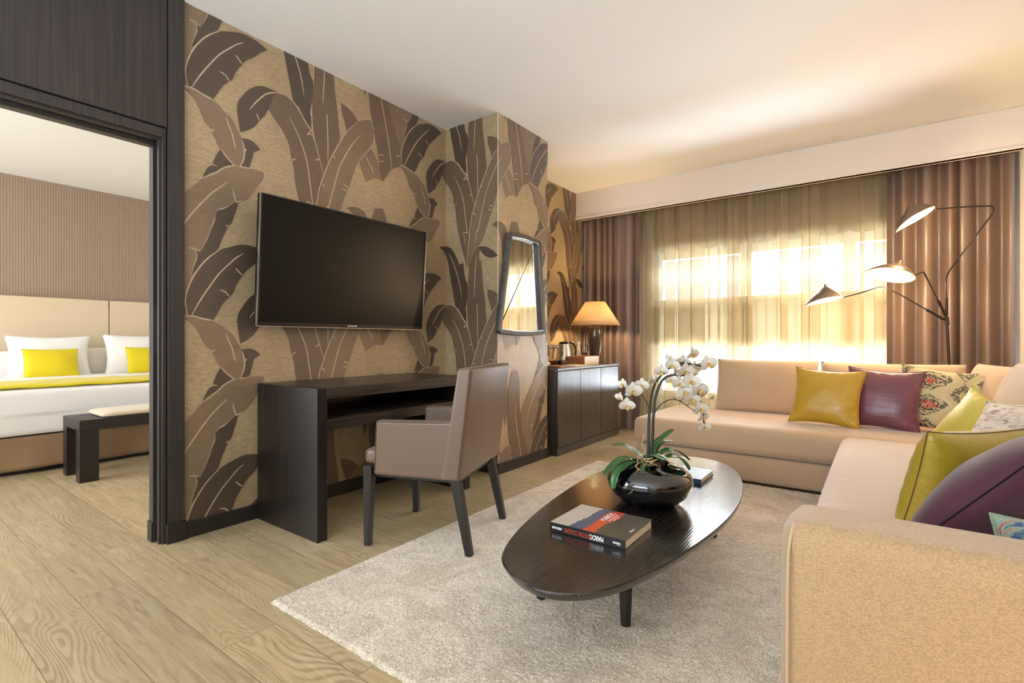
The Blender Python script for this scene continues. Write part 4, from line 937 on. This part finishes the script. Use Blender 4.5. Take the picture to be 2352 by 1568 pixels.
# strap leaves: (right, height, depth) spines and widths
LV = [([(-0.025, 0.50, -0.03), (-0.065, 0.485, -0.07), (-0.095, 0.44, -0.105), (-0.118, 0.395, -0.115)], 0.034), ([(-0.02, 0.50, 0.0), (-0.10, 0.515, -0.02), (-0.15, 0.50, -0.04), (-0.20, 0.455, -0.05)], 0.022), ([(-0.02, 0.50, -0.01), (-0.09, 0.505, -0.05), (-0.155, 0.475, -0.09), (-0.172, 0.41, -0.10)], 0.022),
      ([(0.02, 0.50, -0.02), (0.06, 0.525, -0.05), (0.11, 0.52, -0.05), (0.145, 0.475, -0.05)], 0.034), ([(0.02, 0.50, 0.01), (0.08, 0.54, 0.03), (0.13, 0.53, 0.04), (0.185, 0.49, 0.05)], 0.018), ([(0.01, 0.50, 0.02), (0.035, 0.56, 0.04), (0.075, 0.59, 0.05), (0.12, 0.62, 0.06)], 0.020),
      ([(0.01, 0.50, 0.02), (0.05, 0.55, 0.06), (0.09, 0.565, 0.08), (0.135, 0.56, 0.09)], 0.022), ([(-0.01, 0.50, 0.02), (-0.06, 0.535, 0.05), (-0.10, 0.55, 0.07), (-0.14, 0.545, 0.09)], 0.020), ([(0.0, 0.50, -0.02), (-0.02, 0.53, -0.05), (0.0, 0.54, -0.08), (0.03, 0.53, -0.12)], 0.024), ([(0.0, 0.50, 0.0), (0.03, 0.53, -0.01), (0.06, 0.54, -0.02), (0.09, 0.545, -0.02)], 0.022)]
for sp_, wd in LV:
    Q = catmull([pt(a, b, c) for a, b, c in sp_], 7); n = len(Q); bm = NB(); G = []
    for i, q in enumerate(Q):
        t_ = i/(n-1); tg = (Q[min(i+1, n-1)]-Q[max(0, i-1)]).normalized(); sd = tg.cross(Vector((0, 0, 1))); sd = sd.normalized() if sd.length > 0.05 else Rt; nn = sd.cross(tg)
        w_ = wd*(0.35+0.65*math.sin(math.pi*min(1, t_*0.62+0.12)))*(1 if t_ < 0.8 else math.sqrt(max(0.02, 1-((t_-0.8)/0.2)**2)))
        G.append([bm.verts.new(q+sd*w_*s+nn*(0.22*w_*abs(s))) for s in (-1, -0.5, 0, 0.5, 1)])
    for i in range(n-1):
        for j in range(4): bm.faces.new((G[i][j], G[i+1][j], G[i+1][j+1], G[i][j+1]))
    obj('leaf', bm, M['leafg'], orc, smooth=True, solid=0.002, fixn=False, angle=180)
bm = NB(); rnd = random.Random(9)
for k in range(16):
    a0 = rnd.uniform(-0.05, 0.03); P = [(a0*0.5, 0.505, -0.03)]
    for j in range(6):
        p = P[-1]; P.append((p[0]+rnd.uniform(-0.03, 0.03), p[1]+rnd.uniform(-0.022, 0.012), max(-0.095, p[2]-rnd.uniform(-0.012, 0.03))))
    P = [(max(-0.075, min(0.06, p[0]-0.01)), max(0.455, p[1]), p[2]) for p in P]
    tube(bm, catmull([pt(*p) for p in P], 5), 0.0017, 6)
tube(bm, catmull([pt(-0.01, 0.52, -0.04), pt(-0.035, 0.535, -0.05), pt(-0.03, 0.555, -0.05), pt(-0.045, 0.575, -0.05), pt(-0.04, 0.60, -0.05), pt(-0.035, 0.62, -0.05)], 5), 0.0017, 6)
o = obj('aerial_roots', bm, M['root'], orc, smooth=True); o['kind'] = 'stuff'

# ------------------------------------------------------------------ sofa
sf = thing('corner_sofa', 'large beige L-shaped corner sofa under the window', 'sofa', (0.0, 2.9, 0))
FX = -0.175
obj('base', cushion_box(-1.545, XR-0.012, 3.765, 4.86, 0.012, 0.204, 0.03, 0.004, 20), M['sofa'], sf, smooth=True, angle=180)
obj('base', cushion_box(FX-0.005, XR-0.012, 1.45, 3.764, 0.012, 0.204, 0.03, 0.004, 20), M['sofa'], sf, smooth=True, angle=180)
obj('seat', cushion_box(-1.555, XR-0.012, 3.60, 4.72, 0.206, 0.405, 0.06, 0.010, 24), M['sofa'], sf, smooth=True, angle=180) if False else None
obj('seat', cushion_box(-1.555, XR-0.012, 3.735, 4.72, 0.206, 0.405, 0.055, 0.008, 26), M['sofa'], sf, smooth=True, angle=180)
def long_seat():
    bm = cushion_box(FX-0.005, XR-0.012, 1.405, 3.73, 0.206, 0.410, 0.06, 0.010, 40)
    for v in bm.verts:     # creases running across the seat
        if v.co.z > 0.36:
            k = math.exp(-((v.co.y-2.15)/0.45)**2); v.co.z += 0.008*k*math.sin(v.co.y*62+1.6*math.sin(v.co.x*5))
    return bm
obj('seat', long_seat(), M['sofa'], sf, smooth=True, angle=180)
# arm at the near end: rolled top edge, slight lean
def arm():
    bm = NB(); nx, L = 40, []
    prof = []  # (y, z) closed section, y towards the seat
    for (cy_, cz_, r_, a0, a1) in ((1.225, 0.568, 0.052, 180, 90), (1.335, 0.562, 0.058, 90, 0)):
        for k in range(9):
            a = R(a0+(a1-a0)*k/8); prof.append((cy_+r_*math.cos(a), cz_+r_*math.sin(a)))
    prof = [(1.172, 0.012), (1.168, 0.15), (1.166, 0.30), (1.168, 0.45)]+prof+[(1.398, 0.40), (1.398, 0.2), (1.398, 0.012)]
    rows = []
    for i in range(nx+1):
        t_ = i/nx; x = (FX+0.010)+(XR-0.012-FX-0.010)*t_; e = min(1, (x-FX-0.010)/0.05); k = math.sqrt(max(0, 1-(1-e)**2)) if e < 1 else 1
        rows.append([bm.verts.new((x, 1.283+(y-1.283)*(0.72+0.28*k), 0.012+(z-0.012)*(0.955+0.045*k)+0.0)) for y, z in prof])
    for A, Bq in zip(rows, rows[1:]):
        for k in range(len(A)): bm.faces.new((A[k], A[(k+1) % len(A)], Bq[(k+1) % len(A)], Bq[k]))
    bm.faces.new(rows[0]); bm.faces.new(list(reversed(rows[-1]))); return bm
am = obj('armrest', arm(), M['sofa_arm'], sf, smooth=True, angle=180)
bm = NB(); tube(bm, catmull([(FX+0.026, 1.172, 0.012), (FX+0.026, 1.167, 0.30), (FX+0.027, 1.170, 0.52), (FX+0.030, 1.183, 0.585), (FX+0.034, 1.212, 0.612)], 6), 0.0028, 8); obj('arm_seam', bm, M['sofa'], am, smooth=True)
obj('backrest', cushion_box(-1.05, XR-0.012, 4.725, 4.86, 0.205, 0.74, 0.05, 0, 16), M['sofa'], sf, smooth=True, angle=180)
obj('backrest', cushion_box(0.70, XR-0.013, 1.404, 4.722, 0.411, 0.795, 0.05, 0, 24), M['sofa'], sf, smooth=True, angle=180)

# pillows ------------------------------------------------------------
def pillow_bm(w, h, t, seed=0, wr=0.006, pinch=0.10, n=34, power=0.62, wf=9.0, ribs=0.0):
    """a stuffed cushion cover lying in local x (width), y (height), thickness along z; corners stand out, edges bow in"""
    bm = NB(); top = {}; bot = {}
    for i in range(n+1):
        for j in range(n+1):
            a, b = 2*i/n-1, 2*j/n-1
            x = a*w/2*(1-pinch*(1-b*b)*abs(a)**3); y = b*h/2*(1-pinch*(1-a*a)*abs(b)**3)
            # corners drawn out a little
            k = (max(0, 1-a*a)*max(0, 1-b*b))**power
            e = 1-max(abs(a), abs(b))
            zz = t/2*k; q = noise.noise(Vector((x*wf, y*wf, seed*7.3)))*wr*min(1, e*8)
            rb = ribs*math.exp(-e*7)*math.sin((a if abs(b) > abs(a) else b)*22+seed+3*noise.noise(Vector((x*4, y*4, seed))))*min(1, e*10)
            edge = i in (0, n) or j in (0, n)
            top[i, j] = bm.verts.new((x, y, zz+q+rb)); bot[i, j] = top[i, j] if edge else bm.verts.new((x, y, -zz+q*0.7-rb))
    for i in range(n):
        for j in range(n):
            bm.faces.new((top[i, j], top[i+1, j], top[i+1, j+1], top[i, j+1])); bm.faces.new((bot[i, j], bot[i, j+1], bot[i+1, j+1], bot[i+1, j]))
    seam = [(i, 0) for i in range(n)]+[(n, j) for j in range(n)]+[(i, n) for i in range(n, 0, -1)]+[(0, j) for j in range(n, 0, -1)]
    return bm, [top[s].co.copy() for s in seam]
def pillow(name, label, cat, mat, ctr, normal, w, h, t, roll=0, seed=0, group=None, seam=None, seamw=0.0022, part='cushion_cover', **kw):
    Mx = frame((0, 0, 1), normal, ctr) @ Matrix.Rotation(R(roll), 4, 'Z')
    th_ = thing(name, label, cat, group=group, mat=Mx)
    bm, S_ = pillow_bm(w, h, t, seed, **kw)
    cv_ = obj(part, bm, mat, th_, local=True, smooth=True, fixn=False, angle=180)
    bm = NB(); tube(bm, S_, seamw, 6, closed=True); obj('seam', bm, seam or mat, th_, local=True, smooth=True)
    return th_
GB = 'beige back cushions of the corner sofa'
pillow('back_cushion', 'beige back cushion at the left end of the sofa, by the orchid', 'cushion', M['sofa'], (-0.755, 4.60, 0.615), (0, -1, 0.28), 0.76, 0.46, 0.19, 0, 1, GB, pinch=0.03, power=0.40, wr=0.004)
pillow('back_cushion', 'beige back cushion behind the gold and purple throw pillows', 'cushion', M['sofa'], (0.075, 4.60, 0.610), (0, -1, 0.28), 0.86, 0.46, 0.19, 0, 2, GB, pinch=0.03, power=0.40, wr=0.004)
pillow('back_cushion', 'beige corner cushion between the patterned pillow and the right wall', 'cushion', M['sofa'], (0.60, 4.25, 0.625), (-0.9, -0.35, 0.3), 0.62, 0.46, 0.19, 0, 3, GB, pinch=0.03, power=0.42, wr=0.006)
pillow('back_cushion', 'beige back cushion on the right run of the sofa, above the marbled pillow', 'cushion', M['sofa'], (0.60, 3.42, 0.64), (-1, -0.1, 0.28), 0.80, 0.50, 0.20, 0, 4, GB, pinch=0.03, power=0.42, wr=0.005)
pillow('back_cushion', 'beige back cushion on the right run of the sofa, nearest the arm', 'cushion', M['sofa'], (0.61, 2.45, 0.63), (-1, 0, 0.28), 0.86, 0.48, 0.20, 0, 5, GB, pinch=0.03, power=0.42, wr=0.005)
pillow('throw_pillow', 'shiny gold satin throw pillow left of the purple one', 'pillow', M['gold'], (-0.285, 4.135, 0.605), (-0.16, -1, 0.36), 0.44, 0.42, 0.15, -2, 6, ribs=0.007, pinch=0.12)
pillow('throw_pillow', 'shiny purple satin throw pillow between the gold and the patterned one', 'pillow', M['purple'], (0.035, 4.205, 0.605), (-0.10, -1, 0.32), 0.43, 0.43, 0.15, -3, 7, ribs=0.007, pinch=0.12)
pillow('throw_pillow', 'patterned ikat throw pillow in the corner of the sofa', 'pillow', M['ikat'], (0.335, 4.265, 0.615), (-0.16, -1, 0.32), 0.46, 0.43, 0.14, -6, 8, pinch=0.12)
pillow('throw_pillow', 'lime satin throw pillow tilted on the right run of the sofa', 'pillow', M['lime'], (0.415, 3.42, 0.555), (-0.72, -0.60, 0.42), 0.40, 0.34, 0.15, -22, 9, ribs=0.003, pinch=0.14)
pillow('throw_pillow', 'marbled grey and cream throw pillow behind the ochre one', 'pillow', M['marble'], (0.46, 2.95, 0.575), (-0.85, -0.40, 0.45), 0.44, 0.38, 0.15, 8, 10, pinch=0.12)
def edge_pillow(name, label, mat, a, b, u0, w, t, seed, seam, **kw):
    """a pillow whose near edge runs from a (low) to b (high) and which stretches away along u0"""
    a, b, u = Vector(a), Vector(b), Vector(u0); e = (b-a).normalized(); h = (b-a).length; u = (u-e*u.dot(e)).normalized(); nn = e.cross(u)
    # local x must be -u or u depending on handedness: frame() gives x = up x normal
    return pillow(name, label, 'pillow', mat, (a+b)/2+u*(w/2), nn, w, h, t, 0, seed, seam=seam, seamw=0.0018, **kw)
edge_pillow('throw_pillow', 'large ochre satin pillow behind the plum one at the near end', M['ochre'], (0.010, 1.95, 0.41), (0.215, 2.02, 0.80), (0.62, 0.78, -0.15), 0.46, 0.19, 11, M['thread'], ribs=0.003, pinch=0.07, power=0.42)
edge_pillow('throw_pillow', 'dark plum velvet pillow leaning at the near end of the sofa', M['plum'], (0.035, 1.66, 0.43), (0.345, 1.585, 0.80), (0.40, 0.91, -0.05), 0.44, 0.20, 12, M['black_plastic'], pinch=0.02, power=0.60, wr=0.006)
edge_pillow('throw_pillow', 'blue and green woven pillow just behind the sofa arm, cut off by the right edge', M['multi'], (0.150, 1.455, 0.42), (0.315, 1.56, 0.69), (1, 0.05, 0), 0.40, 0.11, 13, M['multi'], pinch=0.08)

# ------------------------------------------------------------------ three-armed floor lamp
fl = thing('floor_lamp', 'three-armed metal floor lamp, lit, behind the sofa corner', 'lamp', (0.45, 4.97, 0))
LYp = 4.97
bm = NB()
for a in (90, 210, 330): tube(bm, [(0.452, LYp, 0.60), (0.46+0.16*math.cos(R(a)), LYp-0.02+0.12*math.sin(R(a)), 0.008)], [0.008, 0.007], 10)
tube(bm, [(0.452, LYp, 0.58), (0.430, LYp, 1.14)], 0.0095, 12)
obj('tripod_stand', bm, M['black_metal'], fl, smooth=True)
bm = NB(); tube(bm, [(0.432, LYp, 1.12), (0.428, LYp, 1.18)], 0.014, 12); obj('joint', bm, M['black_metal'], fl, smooth=True)
J = Vector((0.428, LYp, 1.175))
arms = [
  [J, (0.426, 4.96, 1.32), (0.421, 4.955, 1.46), (0.434, 4.95, 1.51), (0.52, 4.93, 1.66), (0.66, 4.90, 1.89), (0.678, 4.89, 1.935), (0.665, 4.88, 1.96), (0.62, 4.87, 1.965), (0.50, 4.83, 1.968), (0.348, 4.765, 1.962)],
  [J, (0.36, 4.90, 1.34), (0.285, 4.83, 1.52), (0.25, 4.80, 1.50), (0.215, 4.77, 1.480)],
  [(0.428, LYp, 1.15), (0.30, 4.94, 1.245), (0.15, 4.92, 1.36), (0.05, 4.90, 1.425), (0.02, 4.90, 1.43), (-0.10, 4.88, 1.385), (-0.215, 4.86, 1.355)]]
for A in arms:
    bm = NB(); A = [Vector(a) for a in A]; Q = []
    for i, p in enumerate(A):
        if 0 < i < len(A)-1:
            d0 = (A[i-1]-p); d1 = (A[i+1]-p); r_ = min(0.02, d0.length*0.45, d1.length*0.45); Q += [p+d0.normalized()*r_, p+(d0.normalized()+d1.normalized())*r_*0.25, p+d1.normalized()*r_]
        else: Q.append(p)
    tube(bm, Q, 0.0052, 10); ao = obj('arm', bm, M['black_metal'], fl, smooth=True)
    bm = NB(); d = (A[1]-A[0]).normalized(); tube(bm, [A[0]+d*0.02, A[0]+d*0.15], 0.0095, 12); obj('arm_sleeve', bm, M['black_metal'], ao, smooth=True)
def shade(ctr, nose, axis, sx=0.175, sy=0.105, hgt=0.085, bump_side=0.15):
    """axis = direction the dome points (away from the light); nose = where the pointed lip points"""
    z = Vector(axis).normalized(); x = Vector(nose); x = (x-z*x.dot(z)).normalized(); y = z.cross(x); Mx = basis(x, y, z, Vector(ctr))
    bm = NB(); nr, na = 10, 40; rows = []
    for i in range(nr+1):
        r_ = i/nr; row = []
        for k in range(na):
            a = 2*math.pi*k/na; px = math.cos(a); py = math.sin(a)
            ex = (sx*(1.0 if px > 0 else 0.86))*px; taper = (1-0.45*max(0, px)**2.2) ; ey = sy*py*taper
            h = hgt*(1-r_**2.0)**0.8+0.030*math.exp(-(r_/0.28)**2)
            dip = -0.020*max(0, px)**3*r_**3
            row.append(bm.verts.new((ex*r_-0.03*(1-r_), ey*r_, h+dip)))
        rows.append(row)
    bm.verts.ensure_lookup_table()
    for A, Bq in zip(rows[1:], rows[2:]):
        for k in range(na): bm.faces.new((A[k], A[(k+1) % na], Bq[(k+1) % na], Bq[k]))
    bm.faces.new(rows[1]); bmesh.ops.delete(bm, geom=rows[0], context='VERTS')
    inner = bm.copy(); 
    for v in inner.verts: v.co.z -= 0.0025; v.co.x *= 0.99; v.co.y *= 0.985
    bm.transform(Mx); inner.transform(Mx)
    so = obj('lamp_shade', bm, M['bronze'], fl, smooth=True, angle=180)
    obj('shade_lining', inner, M['dimmed_inside'], so, smooth=True, angle=180)['label'] = 'inside of the shade, toned tan against glare'
    bm = NB(); tube(bm, [Mx @ Vector((-0.03, 0, hgt+0.022)), Mx @ Vector((-0.03, 0, hgt+0.045))], [0.012, 0.009], 12); obj('finial', bm, M['bronze'], so, smooth=True)
    bm = NB(); bmesh.ops.create_uvsphere(bm, u_segments=20, v_segments=12, radius=0.026, matrix=Mx @ Matrix.Translation((-0.01, 0, 0.022)) @ Matrix.Diagonal((1, 1, 1.25, 1)))
    obj('light_bulb', bm, M['bulb'], so, smooth=True)
    bm = NB(); tube(bm, [Mx @ Vector((-0.02, 0, 0.05)), Mx @ Vector((-0.03, 0, hgt+0.01))], 0.013, 12); obj('bulb_socket', bm, M['dimmed_inside'], so, smooth=True)
    p = Mx @ Vector((-0.01, 0, -0.070)); point('floor_lamp_light', p, 9, WARM, 0.04)
shade((0.235, 4.76, 1.915), (-0.9, 0, -0.42), (-0.50, 0.12, 0.85), sx=0.150, sy=0.09, hgt=0.075)
shade((0.090, 4.74, 1.500), (-0.95, 0, 0.30), (0.22, 0.42, 0.88))
shade((-0.345, 4.84, 1.335), (-0.92, -0.1, -0.24), (-0.20, 0.10, 0.97), sx=0.15)

# ------------------------------------------------------------------ bedroom seen through the door
bed = thing('bed', 'wide bed with smooth white covers in the next room', 'bed', (-6.1, 1.4, 0))
bm = cushion_box(-7.08, -5.10, 0.10, 2.75, 0.285, 0.640, 0.045, 0.008, 22)
for v in bm.verts:
    if v.co.z < 0.45: v.co.x += 0.012*math.sin(v.co.y*5) * (v.co.x > -5.3)
obj('duvet', bm, M['white_linen'], bed, smooth=True, angle=180)
def skirt():
    bm = NB()
    def fn(i, j):
        y = 0.14+2.57*i; z = 0.035+0.25*j; k = (1-j)
        return (-5.135+0.030*k*math.sin(y*6.3)*abs(math.sin(y*2.1))+0.016*k*math.sin(y*15+1), y, z+0.006*math.sin(y*7.3)*k)
    grid(bm, 90, 10, fn); return bm
obj('bed_skirt', skirt(), M['bedskirt'], bed, smooth=True, solid=0.004, fixn=False, angle=180)
obj('bed_base', B(-7.08, -5.20, 0.14, 2.71, 0.0, 0.284), M['black_plastic'], bed)
def runner():
    bm = NB()
    def fn(i, j):
        y = 0.09+2.67*i; x = -5.135-0.62*j; e = math.sin(math.pi*j)**0.4 if 0 < j < 1 else 0
        return (x+0.012*noise.noise(Vector((y*3, j*3, 1))), y, 0.650+0.030*e+0.006*noise.noise(Vector((y*7, j*6, 2))))
    grid(bm, 70, 16, fn); return bm
tag(obj('bed_runner', runner(), M['yellow'], smooth=True, solid=0.006, fixn=False, angle=180), 'yellow cloth runner laid across the foot of the bed', 'bed runner')
for (a, b, q) in ((0.42, 1.872, 'wide left'), (1.878, 3.28, 'right')):
    tag(obj('headboard', cushion_box(-7.195, -7.10, a, b, 0.30, 1.462, 0.012, 0.0, 6), M['headboard'], smooth=True, angle=60), '%s beige padded headboard panel behind the bed' % q, 'headboard', 'padded headboard panels')
GP = 'white bed pillows'
pillow('bed_pillow', 'large white pillow behind the fully visible yellow one', 'pillow', M['white_linen'], (-6.83, 1.315, 0.835), (1, 0, 0.18), 0.66, 0.44, 0.16, 0, 31, GP, pinch=0.10)
pillow('bed_pillow', 'large white pillow at the right, cut off by the door frame', 'pillow', M['white_linen'], (-6.83, 2.09, 0.845), (1, 0, 0.18), 0.68, 0.46, 0.16, 0, 32, GP, pinch=0.10)
pillow('bed_pillow', 'low white pillow at the left edge of the photo', 'pillow', M['white_linen'], (-6.92, 0.86, 0.755), (1, 0, 0.2), 0.52, 0.30, 0.13, 0, 33, GP, pinch=0.07)
pillow('bed_pillow', 'low ivory pillow between the two large white pillows', 'pillow', M['off_linen'], (-6.98, 1.74, 0.775), (1, 0, 0.12), 0.56, 0.32, 0.10, 0, 34, GP, pinch=0.07)
pillow('yellow_pillow', 'yellow rectangular pillow, seen whole, on the bed', 'pillow', M['yellow'], (-6.66, 1.295, 0.775), (1, 0, 0.30), 0.42, 0.30, 0.10, 0, 35, 'yellow bed pillows', pinch=0.05)
pillow('yellow_pillow', 'yellow rectangular pillow cut off by the door frame', 'pillow', M['yellow'], (-6.66, 2.12, 0.785), (1, 0, 0.30), 0.42, 0.30, 0.10, 0, 36, 'yellow bed pillows', pinch=0.05)
be = thing('bedroom_bench', 'dark wooden bench with a pale pad at the foot of the bed', 'bench', (-4.7, 1.65, 0))
bex0, bex1, bey0, bey1 = -4.92, -4.50, 1.02, 2.30
obj('bench_frame', B(bex0, bex1, bey0, bey1, 0.365, 0.440), M['desk_wood'], be, bevel=0.002)
for x in (bex0, bex1-0.085):
    for y in (bey0, bey1-0.11): obj('leg', B(x, x+0.085, y, y+0.11, 0, 0.3645), M['desk_wood'], be, bevel=0.002)
obj('bench_pad', cushion_box(bex0+0.03, bex1-0.03, bey0+0.14, bey1-0.14, 0.4405, 0.478, 0.017, 0.006, 14), M['headboard'], be, smooth=True, angle=180)

# ------------------------------------------------------------------ assumed side lamp beside the photographer, unseen, added to warm the sofa arm
sl = thing('assumed_side_lamp', 'assumed unseen linen lamp behind the sofa arm, added to warm it from beside the photographer', 'lamp', (0.60, 0.52, 0))
bm = NB(); lathe(bm, [(0, 0.001), (0.13, 0.001), (0.13, 0.015), (0.012, 0.03), (0.010, 0.80), (0, 0.80)], 0.60, 0.52, 32); obj('lamp_stand', bm, M['black_metal'], sl, smooth=True)
bm = NB(); lathe(bm, [(0.20, 0.78), (0.12, 1.02)], 0.60, 0.52, 48); obj('lamp_shade', bm, M['lampshade'], sl, smooth=True, solid=0.002, fixn=False)
bm = NB(); bmesh.ops.create_uvsphere(bm, u_segments=16, v_segments=10, radius=0.03, matrix=Matrix.Translation((0.60, 0.52, 0.85))); obj('light_bulb', bm, M['bulb'], sl, smooth=True)
point('assumed_side_lamp_light', (0.60, 0.52, 0.86), 6, (1.0, 0.60, 0.28), 0.05)  # added warm glow of the assumed lamp, falls on the sofa arm
